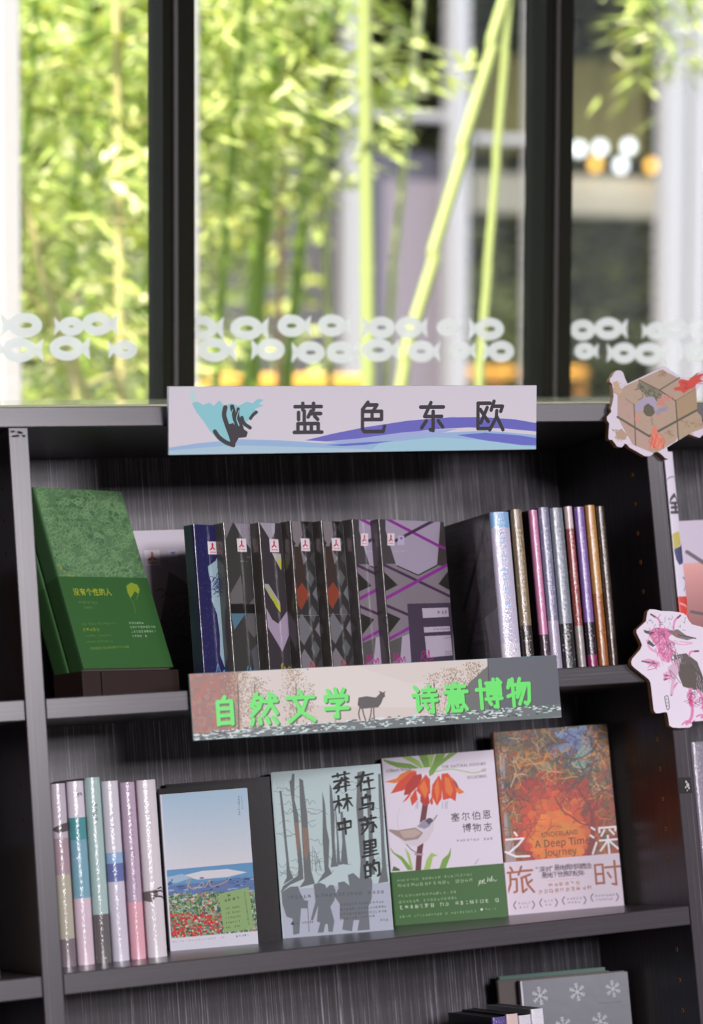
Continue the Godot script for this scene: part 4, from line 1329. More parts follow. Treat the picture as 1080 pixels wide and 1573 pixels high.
func print_feathered_figure() -> Texture2D:
	var p := sheet(420, 480, ink(200, 192, 204))
	var r := RandomNumberGenerator.new()
	r.seed = 61
	p.axes(Vector2(280, 1000), Vector2(642, 992), Vector2(266, 1470))
	var pink := ink(190, 104, 148)
	var rose := ink(200, 140, 172)
	var ink_dark := ink(58, 54, 54)
	p.poly([450, 1180, 490, 1175, 530, 1210, 545, 1270, 540, 1320, 505, 1320, 462, 1305, 450, 1260], ink(78, 70, 66))
	for k in 90:
		var f := r.randf()
		var x := 430 + f * 110 + r.randf_range(-14, 14)
		var y := 1170 + f * 110 + r.randf_range(-16, 16)
		p.line([x, y, x + r.randf_range(2, 16), y + r.randf_range(14, 40)], 2.2, ink_dark, false)
	for k in 14:
		p.line([536 + r.randf_range(-6, 6), 1300 + k * 3, 550 + r.randf_range(-4, 4), 1340 + k * 3], 2, ink_dark, false)
	p.poly([350, 1090, 380, 1070, 430, 1075, 455, 1090, 430, 1110, 440, 1170, 420, 1210, 390, 1200, 380, 1150], pink)
	for k in 60:
		var y := r.randf_range(1075, 1205)
		var x := 400 + r.randf_range(-34, 34)
		p.line([x, y, x + r.randf_range(-12, 12), y + r.randf_range(6, 18)], 2.2, [ink(170, 60, 112), ink(210, 160, 184)][r.randi() % 2], false)
	p.poly([425, 1085, 470, 1080, 500, 1105, 536, 1116, 500, 1124, 460, 1112], ink(104, 96, 96))
	p.line([462, 1100, 536, 1118], 4, ink_dark)
	p.dot(461, 1100, 5, 5, ink(196, 60, 40))
	p.curve([430, 1120, 470, 1140, 520, 1136, 470, 1128], 4, rose)
	p.poly([335, 1078, 380, 1090, 360, 1098, 340, 1090], ink_dark)
	p.curve([345, 1120, 352, 1150, 380, 1170, 392, 1190], 9, rose)
	p.poly([342, 1130, 352, 1118, 372, 1140, 364, 1146], ink_dark)
	p.poly([312, 1198, 340, 1190, 378, 1205, 376, 1224, 350, 1222], rose)
	p.line([314, 1200, 372, 1212], 5, ink_dark)
	for g in [[372, 1018, 400, 1040, 402, 1066], [486, 1026, 462, 1046, 452, 1082], [540, 1168, 510, 1170, 502, 1184], [396, 1260, 420, 1258, 430, 1240], [412, 1336, 424, 1310, 440, 1290], [392, 1275, 412, 1270, 430, 1276]]:
		p.curve([g[0], g[1], g[2], g[3], g[4], g[5]], 9, rose)
		p.curve([g[0], g[1], g[2], g[3], g[4], g[5]], 4, pink)
		p.line([g[0], g[1], (g[0] + g[2]) / 2.0, (g[1] + g[3]) / 2.0], 6, ink_dark)
	p.poly([410, 1230, 450, 1200, 470, 1190, 450, 1250, 430, 1290, 418, 1340, 408, 1330, 420, 1280], ink(186, 156, 176))
	for g in [[[492, 1312, 484, 1350, 488, 1390, 478, 1430, 458, 1450], 15], [[520, 1322, 532, 1350, 530, 1392, 536, 1420, 520, 1428], 12]]:
		p.curve(g[0], g[1], rose)
		p.curve(g[0], g[1] * 0.5, pink)
	for k in 30:
		p.line([482 + r.randf_range(-10, 14), 1315 + r.randf_range(0, 60), 490 + r.randf_range(-16, 16), 1330 + r.randf_range(0, 60)], 2, ink(180, 50, 110), false)
	p.curve([440, 1452, 460, 1440, 476, 1448, 490, 1440], 6, pink)
	p.curve([500, 1424, 520, 1418, 536, 1428], 6, pink)
	for k in 40:
		var x := r.randf_range(340, 520)
		var y := r.randf_range(1030, 1100)
		if absf((y - 1030) - (x - 340) * 0.2) < 30:
			p.line([x, y, x + r.randf_range(-14, 14), y + r.randf_range(-20, 4)], 1.8, ink(84, 100, 110), false)
	for k in 150:
		var f := r.randf()
		var x := 372 + f * 70 + r.randf_range(-22, 22)
		var y := 1078 + f * 110 + r.randf_range(-24, 24)
		p.line([x, y, x + r.randf_range(-16, 10), y + r.randf_range(4, 20)], 1.8, [ink(176, 70, 120), ink(206, 120, 160), ink(120, 60, 90), ink(210, 170, 190)][r.randi() % 4], false)
	for k in 120:
		var f := r.randf()
		var x := 448 + f * 86 + r.randf_range(-10, 12)
		var y := 1172 + f * 90 + r.randf_range(-8, 60)
		p.line([x, y, x + r.randf_range(0, 14), y + r.randf_range(16, 44)], 1.7, [ink(52, 48, 48), ink(96, 88, 90), ink(150, 140, 150)][r.randi() % 3], false)
	p.poly([462, 1215, 500, 1222, 520, 1260, 512, 1316, 466, 1306, 454, 1262], ink(74, 66, 60))
	for g in [[404, 1080], [440, 1130], [360, 1200], [420, 1250], [492, 1330], [524, 1350]]:
		for k in 8:
			p.curve([g[0], g[1], g[0] + r.randf_range(-26, 26), g[1] + r.randf_range(-10, 26), g[0] + r.randf_range(-34, 34), g[1] + r.randf_range(0, 44)], 2.2, [ink(150, 60, 104), ink(84, 70, 80), ink(200, 130, 164)][r.randi() % 3])
	p.curve([386, 1342, 398, 1340, 398, 1384, 388, 1388, 385, 1342], 3, ink_dark)
	p.tiny(391, 1346, 392, 1384, 9, ink_dark, 0.0)
	return p.done()

# ---------------------------------------------------------------- outdoors
func leaf(s: Shape, at: Vector3, along: Vector3, face: Vector3, length: float, width: float) -> void:
	var side := along.cross(face).normalized() * width * 0.5
	var up := side.cross(along).normalized()
	var a := at + along * length * 0.35 + side - up * width * 0.12
	var b := at + along * length * 0.35 - side - up * width * 0.12
	var tip := at + along * length - up * length * 0.06
	var mid := at + along * length * 0.4 + up * width * 0.1
	s.tri(at, a, mid, up, up, up)
	s.tri(a, tip, mid, up, up, up)
	s.tri(at, mid, b, up, up, up)
	s.tri(mid, tip, b, up, up, up)

func leaf_tone(r: RandomNumberGenerator) -> Color:
	var f := r.randf()
	var c := Color(0.34, 0.44, 0.10).lerp(Color(0.62, 0.68, 0.28), f)
	if r.randf() < 0.12:
		c = Color(0.72, 0.74, 0.48)
	if r.randf() < 0.05:
		c = Color(0.16, 0.24, 0.05)
	return c

# a bamboo: jointed culm through the given points, side twigs and a crown of narrow leaves between two heights
func bamboo(label: String, path: Array, radius: float, culm: Material, leaves: int, low: float, high: float, spread: float, seed_: int, length := 0.085, drooping := false) -> void:
	var r := RandomNumberGenerator.new()
	r.seed = seed_
	var foot: Vector3 = path[0]
	var o := thing("bamboo", label, "bamboo", Transform3D(Basis.IDENTITY, foot), "bamboos outside the window")
	var pts := []
	var radii := []
	var total := 0.0
	for k in path.size() - 1:
		total += path[k].distance_to(path[k + 1])
	var joint := 0.22
	var steps := int(total / joint)
	for k in steps + 1:
		var d := total * k / steps
		var p: Vector3 = path[0]
		var gone := 0.0
		for j in path.size() - 1:
			var l: float = path[j].distance_to(path[j + 1])
			if d <= gone + l + 0.0001:
				p = path[j].lerp(path[j + 1], (d - gone) / l)
				break
			gone += l
		p -= foot
		var rr := radius * (1.0 - 0.35 * k / steps)
		var up := Vector3.UP * 0.006
		pts.append_array([p - up * 2, p - up * 0.5, p + up * 0.5, p + up * 2])
		radii.append_array([rr, rr * 1.14, rr * 1.14, rr])
	var s := Shape.new()
	s.tube(pts, radii, 10)
	part("culm", s, culm, o)
	if leaves == 0:
		return
	var f := Shape.new()
	f.colored = true
	var twigs := Shape.new()
	var clusters := maxi(1, leaves / 14)
	for k in clusters:
		var y := r.randf_range(low, high)
		var base: Vector3 = pts[0]
		for q in pts:
			if q.y + foot.y <= y:
				base = q
		base.y = y - foot.y
		if drooping:
			base = pts[pts.size() - 1]
			base.y = y - foot.y
		var a := r.randf() * TAU
		var reach := spread * sqrt(r.randf())
		var end := base + Vector3(cos(a) * reach, r.randf_range(-0.06, 0.12), sin(a) * reach)
		twigs.tube([base, base.lerp(end, 0.5) + Vector3.UP * 0.03, end], [0.003, 0.002, 0.0012], 4, false)
		for j in 14:
			var p := base.lerp(end, r.randf_range(0.45, 1.0)) + Vector3(r.randfn(0, 0.03), r.randfn(0, 0.03), r.randfn(0, 0.03))
			var w := a + r.randfn(0, 1.0)
			var along := Vector3(cos(w), r.randf_range(-0.9, 0.15), sin(w)).normalized()
			var face := (Vector3.UP + Vector3(r.randfn(0, 0.5), 0, r.randfn(0, 0.5) + 0.35)).normalized()
			f.tint = leaf_tone(r)
			leaf(f, p, along, face, length * r.randf_range(0.7, 1.3), length * r.randf_range(0.13, 0.2))
	part("twigs", twigs, culm, o).set_meta("kind", "stuff")
	var crown := part("foliage", f, leaf_material, o)
	crown.set_meta("kind", "stuff")

func shrub(called: String, label: String, at: Vector3, size: Vector3, leaves: int, seed_: int) -> void:
	var r := RandomNumberGenerator.new()
	r.seed = seed_
	var o := thing(called, label, "shrub", Transform3D(Basis.IDENTITY, at))
	var stem := Shape.new()
	for k in 5:
		var x := (k - 2) / 5.0 * size.x
		stem.tube([Vector3(x, 0, 0), Vector3(x + r.randf_range(-0.1, 0.1), size.y * 0.8, r.randf_range(-0.05, 0.05))], [0.02, 0.008], 6)
	part("stems", stem, bark, o)
	var f := Shape.new()
	f.colored = true
	for k in leaves:
		var p := Vector3(r.randf_range(-0.5, 0.5) * size.x, r.randf() * size.y, r.randf_range(-0.5, 0.5) * size.z)
		var w := r.randf() * TAU
		f.tint = leaf_tone(r)
		leaf(f, p, Vector3(cos(w), r.randf_range(-0.5, 0.6), sin(w)).normalized(), (Vector3.UP + Vector3(r.randfn(0, 0.6), 0, r.randfn(0, 0.6))).normalized(), r.randf_range(0.09, 0.16), r.randf_range(0.03, 0.06))
	var crown := part("foliage", f, leaf_material, o)
	crown.set_meta("kind", "stuff")

var leaf_material: StandardMaterial3D
var bark: StandardMaterial3D

func fish_shape(length: float, height: float, hole: float) -> Shape:
	var s := Shape.new()
	var a := length * 0.36
	var b := height * 0.5
	var c := Vector2(-length * 0.14, 0)
	var n := 22
	for side in [1.0, -1.0]:
		var z: float = side * 0.0003
		var nn := Vector3(0, 0, side)
		for k in n:
			var w0 := TAU * k / n
			var w1 := TAU * (k + 1) / n
			var o0 := c + Vector2(cos(w0) * a, sin(w0) * b)
			var o1 := c + Vector2(cos(w1) * a, sin(w1) * b)
			var i0 := c + Vector2(cos(w0) * a * hole, sin(w0) * b * hole * 0.55)
			var i1 := c + Vector2(cos(w1) * a * hole, sin(w1) * b * hole * 0.55)
			s.quad(Vector3(o0.x, o0.y, z), Vector3(o1.x, o1.y, z), Vector3(i1.x, i1.y, z), Vector3(i0.x, i0.y, z), nn)
		var t := length * 0.14
		var root := Vector3(c.x + a * 0.86, 0, z)
		for v in [1.0, -1.0]:
			s.quad(root + Vector3(0, -b * 0.2 * v, 0), root + Vector3(0, b * 0.25 * v, 0), root + Vector3(t * 1.35, b * 0.95 * v, 0), root + Vector3(t * 1.2, b * 0.05 * v, 0), nn)
	return s

# ---------------------------------------------------------------- the scene
func _ready() -> void:
	tilt = Transform3D(Basis(Vector3.RIGHT, -LEAN), Vector3(0, TOP_Y, 0))
	rng.seed = 11

	# camera: a short telephoto from the left of the bookcase, level with its top
	var cam := Camera3D.new()
	cam.name = "camera"
	add_child(cam)
	cam.transform = Transform3D(Basis(Vector3(0.91357, 0.0040, 0.40667), Vector3(0.02454, 0.99759, -0.06493), Vector3(-0.40595, 0.06929, 0.91127)).orthonormalized(), Vector3(-1.22077, TOP_Y + 0.07088, 2.74039))
	var lens := CameraAttributesPhysical.new()
	lens.frustum_focal_length = 12.0 * 3600.0 / 786.5
	lens.exposure_aperture = 1.7
	lens.frustum_focus_distance = 3.02
	lens.frustum_near = 0.05
	lens.frustum_far = 200.0
	cam.attributes = lens
	cam.fov = rad_to_deg(2.0 * atan(786.5 / 3600.0))
	cam.current = true

	# sky, sun and exposure
	var env := Environment.new()
	env.tonemap_mode = Environment.TONE_MAPPER_LINEAR
	env.tonemap_exposure = 1.0
	env.sdfgi_enabled = true
	env.ssao_enabled = true
	env.ssil_enabled = true
	env.background_mode = Environment.BG_SKY
	var sky := Sky.new()
	var dome := ProceduralSkyMaterial.new()
	dome.sky_top_color = Color(0.74, 0.8, 0.88)
	dome.sky_horizon_color = Color(0.9, 0.92, 0.93)
	dome.ground_bottom_color = Color(0.3, 0.3, 0.27)
	dome.ground_horizon_color = Color(0.6, 0.62, 0.6)
	dome.sky_energy_multiplier = 1.9
	sky.sky_material = dome
	env.sky = sky
	var around := WorldEnvironment.new()
	around.name = "surroundings"
	around.environment = env
	add_child(around)
	var sun := DirectionalLight3D.new()
	sun.name = "sun"
	sun.light_color = Color(1.0, 0.96, 0.88)
	sun.light_energy = 6.0
	sun.light_angular_distance = 0.6
	sun.shadow_enabled = true
	add_child(sun)
	sun.look_at_from_position(Vector3(-3, 8.5, 3), Vector3(0, 0, 0))

	learn_characters()
	serif = SystemFont.new()
	serif.font_names = PackedStringArray(["Droid Serif"])
	sans = SystemFont.new()
	sans.font_names = PackedStringArray(["Droid Sans"])
	crinkle = noise_map(0.02, 4, 6.0)
	crinkle_fine = noise_map(0.06, 14, 8.0)

	ceiling_panels()
	materials()
	room()
	courtyard()
	bookcase()
	signs()
	books_upper()
	books_lower()
	books_bottom()
	books_next_bays()
	cutouts()

func ceiling_panels() -> void:
	for g in [[Vector3(0.42, 2.9, 4.2), 16.0, "nearest"], [Vector3(0.42, 2.9, 5.4), 22.0, "middle"], [Vector3(0.42, 2.9, 6.6), 26.5, "farthest"], [Vector3(2.3, 2.9, 3.6), 8.0, "rightmost"]]:
		var o := thing("ceiling_light", "flat white ceiling light panel behind the viewer, %s of the four" % g[2], "ceiling light", Transform3D(Basis.IDENTITY, g[0]), "ceiling light panels")
		for k in [-1.0, 1.0]:
			var f := Shape.new()
			f.box(Vector3(k * 0.62, -0.01, 0), Vector3(0.04, 0.06, 1.08), 0.003)
			part("frame_side", f, matte(Color(0.75, 0.75, 0.75), 0.5), o)
			f = Shape.new()
			f.box(Vector3(0, -0.01, k * 0.52), Vector3(1.2, 0.06, 0.04), 0.003)
			part("frame_side", f, matte(Color(0.75, 0.75, 0.75), 0.5), o)
		var back := Shape.new()
		back.box(Vector3(0, 0.03, 0), Vector3(1.28, 0.02, 1.08), 0.0)
		part("backing", back, matte(Color(0.6, 0.6, 0.6), 0.5), o)
		var d := Shape.new()
		d.box(Vector3(0, -0.012, 0), Vector3(1.2, 0.006, 1.0), 0.0)
		var glow := matte(Color(0.9, 0.9, 0.9), 0.6)
		glow.emission_enabled = true
		glow.emission = Color(1.0, 0.96, 0.98)
		glow.emission_energy_multiplier = 2.0
		part("light_diffuser", d, glow, o)
		var l := AreaLight3D.new()
		l.name = "panel_light"
		l.area_size = Vector2(1.2, 1.0)
		l.light_color = Color(1.0, 0.975, 1.0)
		l.light_energy = g[1]
		l.shadow_enabled = true
		l.area_range = 14.0
		o.add_child(l)
		l.position = Vector3(0, -0.045, 0)
		l.rotation = Vector3(-PI / 2, 0, 0)

var laminate: StandardMaterial3D
var board_edge: StandardMaterial3D
var frame_dark: StandardMaterial3D

func materials() -> void:
	paper_edges = matte(Color(0.86, 0.83, 0.78), 0.85)
	laminate = StandardMaterial3D.new()
	laminate.albedo_texture = streaked(rgb(50, 48, 53), rgb(158, 154, 164), 0.22, 2)
	laminate.uv1_scale = Vector3(2.3, 2.2, 1)
	laminate.roughness = 0.38
	laminate.metallic_specular = 0.5
	board_edge = StandardMaterial3D.new()
	board_edge.albedo_texture = streaked(rgb(62, 58, 63), rgb(100, 94, 102), 0.12, 3)
	board_edge.uv1_scale = Vector3(2.4, 1.4, 1)
	board_edge.roughness = 0.3
	board_edge.metallic_specular = 0.5
	frame_dark = matte(rgb(40, 40, 33), 0.85)
	frame_dark.metallic_specular = 0.25
	leaf_material = StandardMaterial3D.new()
	leaf_material.vertex_color_use_as_albedo = true
	leaf_material.roughness = 0.45
	leaf_material.backlight_enabled = true
	leaf_material.backlight = Color(0.8, 0.8, 0.5)
	bark = matte(rgb(90, 80, 60), 0.8)

func room() -> void:
	var wall := matte(rgb(66, 64, 62), 0.85)
	var s := Shape.new()
	s.box(Vector3(0, -0.1, 3.45), Vector3(7.4, 0.2, 8.3))
	structure("floor", s, matte(rgb(58, 52, 48), 0.6), "dark brown shop floor in front of the bookcase", "floor")
	s = Shape.new()
	s.box(Vector3(0, 3.05, 3.4), Vector3(7.4, 0.2, 8.4))
	structure("ceiling", s, matte(rgb(84, 82, 80), 0.9), "flat grey shop ceiling with light panels", "ceiling")
	for k in [-1.0, 1.0]:
		s = Shape.new()
		s.box(Vector3(k * 3.6, 1.475, 3.45), Vector3(0.2, 2.95, 8.3))
		structure("wall_left" if k < 0 else "wall_right", s, wall, "plain grey side wall on the %s of the shop" % ("left" if k < 0 else "right"), "wall")
	s = Shape.new()
	s.box(Vector3(0, 1.475, 7.6), Vector3(7.4, 2.95, 0.2))
	structure("wall_front", s, wall, "plain grey wall behind the viewer", "wall")
	s = Shape.new()
	var x0 := -0.0525 - 3 * 0.6305
	var x1 := -0.0525 + 4 * 0.6305
	s.box(Vector3(0, 0.69, -0.55), Vector3(7.0, 1.38, 0.1))
	s.box(Vector3(0, 2.79, -0.55), Vector3(7.0, 0.32, 0.1))
	s.box(Vector3((-3.5 + x0) / 2, 2.005, -0.55), Vector3(x0 + 3.5, 1.25, 0.1))
	s.box(Vector3((3.5 + x1) / 2, 2.005, -0.55), Vector3(3.5 - x1, 1.25, 0.1))
	structure("wall_back", s, wall, "grey wall round the row of window panes", "wall")
	s = Shape.new()
	s.box(Vector3(0, TOP_Y - 0.023, -0.352), Vector3(6.98, 0.04, 0.294), 0.002, 0)
	var sill := matte(rgb(236, 236, 206), 0.1)
	sill.albedo_texture = streaked(rgb(226, 226, 214), rgb(255, 255, 250), 0.3, 12)
	sill.uv1_scale = Vector3(2, 0.5, 1)
	structure("trim_1", s, sill, "pale wooden window sill behind the bookcase top", "window sill")
	# panes between dark mullions, with two rows of fish stickers
	var glass := StandardMaterial3D.new()
	glass.transparency = BaseMaterial3D.TRANSPARENCY_ALPHA
	glass.albedo_color = Color(0.12, 0.15, 0.14, 0.04)
	glass.roughness = 0.0
	glass.metallic_specular = 0.5
	var sticker := matte(Color(0.95, 0.95, 0.95, 0.72), 0.7)
	sticker.transparency = BaseMaterial3D.TRANSPARENCY_ALPHA
	sticker.backlight_enabled = true
	sticker.backlight = Color(1.0, 1.0, 1.0)
	var fish: Array[Shape] = [fish_shape(0.064, 0.034, 0.36), fish_shape(0.052, 0.028, 0.22), fish_shape(0.072, 0.036, 0.42)]
	var fish_mesh: Array[ArrayMesh] = []
	for f in fish:
		var m := ArrayMesh.new()
		f.into(m, sticker)
		fish_mesh.append(m)
	var where := ["far left of the window row", "left of the left pane in view", "left pane in view, filled with bamboo leaves", "middle pane, with leaning bamboo stems", "right pane in view, with lamps behind it", "right of the right pane in view", "far right of the window row"]
	var r := RandomNumberGenerator.new()
	r.seed = 15
	for k in 7:
		var left := x0 + k * 0.6305
		var o := thing("window_%d" % (k + 1), "window pane with white fish stickers, " + where[k], "window", Transform3D(Basis.IDENTITY, Vector3(left, TOP_Y, GLASS_Z)), "", "structure")
		var g := Shape.new()
		g.box(Vector3(0.315, 0.58, 0), Vector3(0.62, 1.2, 0.006))
		part("pane", g, glass, o)
		var m := Shape.new()
		m.box(Vector3(0, 0.58, 0.012), Vector3(0.049, 1.24, 0.07), 0.002)
		part("mullion", m, frame_dark, o)
		var b := Shape.new()
		b.box(Vector3(-0.007, 0.58, 0.05), Vector3(0.009, 1.24, 0.006), 0.002)
		part("bead", b, matte(rgb(70, 68, 64), 0.45), o)
		var rail := Shape.new()
		rail.box(Vector3(0.315, 1.19, 0.012), Vector3(0.58, 0.05, 0.06), 0.002)
		part("rail", rail, frame_dark, o)
		for row in 2:
			var x := 0.06 + 0.02 * row
			while x < 0.575:
				var i := r.randi() % 3
				var at := Transform3D(Basis(Vector3.UP, PI if r.randf() < 0.4 else 0.0), Vector3(x, 0.104 - row * 0.036 + r.randf_range(-0.003, 0.003), 0.0042))
				mesh_part("fish_sticker", fish_mesh[i], o, at)
				x += [0.064, 0.054, 0.071][i] + r.randf_range(0.0, 0.003)

func courtyard() -> void:
	var s := Shape.new()
	s.box(Vector3(2.5, -0.15, -6.5), Vector3(16, 0.1, 11.6))
	structure("ground", s, matte(rgb(110, 106, 92), 0.9), "courtyard ground between the shop window and the far building", "ground")
	var white := matte(Color(0.72, 0.72, 0.74), 0.5)
	for g in [[0.0435, 0.040, "left edge of the left pane"], [0.4225, 0.023, "left edge of the middle pane"]]:
		var o := thing("steel_post", "slim white steel post outside, at the " + g[2], "post", Transform3D(Basis.IDENTITY, Vector3(g[0], -0.1, -1.75)), "slim white posts outside the window")
		var p := Shape.new()
		p.box(Vector3(0, 1.7, 0), Vector3(g[1], 3.4, 0.03), 0.003)
		part("shaft", p, white, o)
		var b := Shape.new()
		b.box(Vector3(0, 0.01, 0), Vector3(0.12, 0.02, 0.12), 0.003)
		part("base_plate", b, white, o)
	var green := matte(rgb(128, 158, 58), 0.4)
	var fresh := matte(rgb(160, 174, 108), 0.5)
	var pale := matte(rgb(180, 186, 134), 0.5)
	var rust := matte(rgb(176, 136, 108), 0.6)
	var straw := matte(rgb(196, 188, 130), 0.5)
	var culms := [
		["green bamboo stem, leftmost of the stems in the middle pane", 0.773, 1.41, 0.800, 1.769, -2.3, 0.0195, green, 420],
		["reddish brown bamboo stem in the middle pane", 0.961, 1.405, 0.970, 1.945, -2.6, 0.0088, rust, 200],
		["green bamboo stem leaning right of the reddish one", 0.858, 1.409, 0.906, 1.846, -2.3, 0.0166, green, 420],
		["thin fresh green bamboo stem left of the thick pale one", 0.926, 1.411, 0.904, 1.914, -2.2, 0.0097, fresh, 260],
		["thick pale green upright bamboo in the centre of the middle pane", 0.840, 1.417, 0.827, 2.222, -1.8, 0.0185, fresh, 160],
		["thin pale bamboo stem leaning high in the middle pane", 1.17, 1.611, 1.243, 2.328, -2.4, 0.0125, pale, 120],
		["long pale green bamboo leaning far to the right in the middle pane", 0.816, 1.42, 1.053, 2.21, -1.6, 0.0160, fresh, 0],
		["slim pale green bamboo leaning a little, near the right mullion", 1.001, 1.42, 1.064, 2.211, -1.6, 0.0112, fresh, 0],
		["straw coloured upright bamboo stem in the left pane", 0.355, 1.401, 0.351, 1.771, -2.0, 0.0110, straw, 300],
		["straw coloured bamboo stem slanting to the left in the left pane", 0.289, 1.402, 0.177, 1.578, -2.0, 0.0100, straw, 300],
		["thinner straw coloured bamboo stem slanting in the left pane", 0.229, 1.404, 0.181, 1.563, -1.9, 0.0090, straw, 260]]
	for k in culms.size():
		var c: Array = culms[k]
		var a := Vector3(c[1], c[2], c[5])
		var b := Vector3(c[3], c[4], c[5])
		var d := (b - a) / (b.y - a.y)
		var foot := a - d * (a.y + 0.1) * 0.45
		foot.y = -0.1
		bamboo(c[0], [foot, a, b, b + d * maxf(0.1, 3.2 - b.y)], c[6], c[7], c[8], [1.7, 1.75, 1.75, 1.85, 2.05, 2.05][k] if k < 6 else 1.4, 2.9, 0.22 if k < 6 else 0.34, 100 + k)
	var more := [["leafy bamboo filling the upper left of the left pane", 0.18, -2.2, 900, 1.4, 2.7], ["leafy bamboo in the middle of the left pane", 0.42, -2.6, 1000, 1.3, 2.7], ["leafy bamboo at the back of the left pane", 0.6, -3.0, 1000, 1.3, 2.8], ["leafy bamboo right behind the left mullion", 0.58, -2.5, 800, 1.6, 2.8], ["leafy bamboo whose pale leaves crowd the left of the middle pane", 0.58, -2.0, 420, 1.72, 2.6], ["leafy bamboo left of the left pane", -0.2, -2.3, 700, 1.3, 2.7], ["leafy bamboo far left outside", -0.6, -2.4, 500, 1.3, 2.7], ["leafy bamboo standing high behind the middle pane", 1.0, -2.9, 500, 2.05, 2.9]]
	for k in more.size():
		var g: Array = more[k]
		bamboo(g[0], [Vector3(g[1] - 0.1, -0.1, g[2]), Vector3(g[1], 1.6, g[2]), Vector3(g[1] + 0.1, 3.1, g[2] + 0.1)], 0.012, green, g[3], g[4], g[5], [0.42, 0.4, 0.4, 0.26, 0.2, 0.42, 0.42, 0.4][k], 200 + k, 0.095)
	bamboo("bamboo with a hanging spray of leaves at the top right", [Vector3(2.3, -0.1, -2.2), Vector3(2.25, 1.6, -2.2), Vector3(2.0, 2.45, -2.1), Vector3(1.68, 2.40, -2.0)], 0.010, green, 280, 2.12, 2.42, 0.12, 300, 0.07, true)
	shrub("hedge", "dense sunlit hedge behind the bamboos of the left pane", Vector3(0.75, -0.1, -4.6), Vector3(2.2, 3.6, 0.7), 5200, 71)
	far_building()

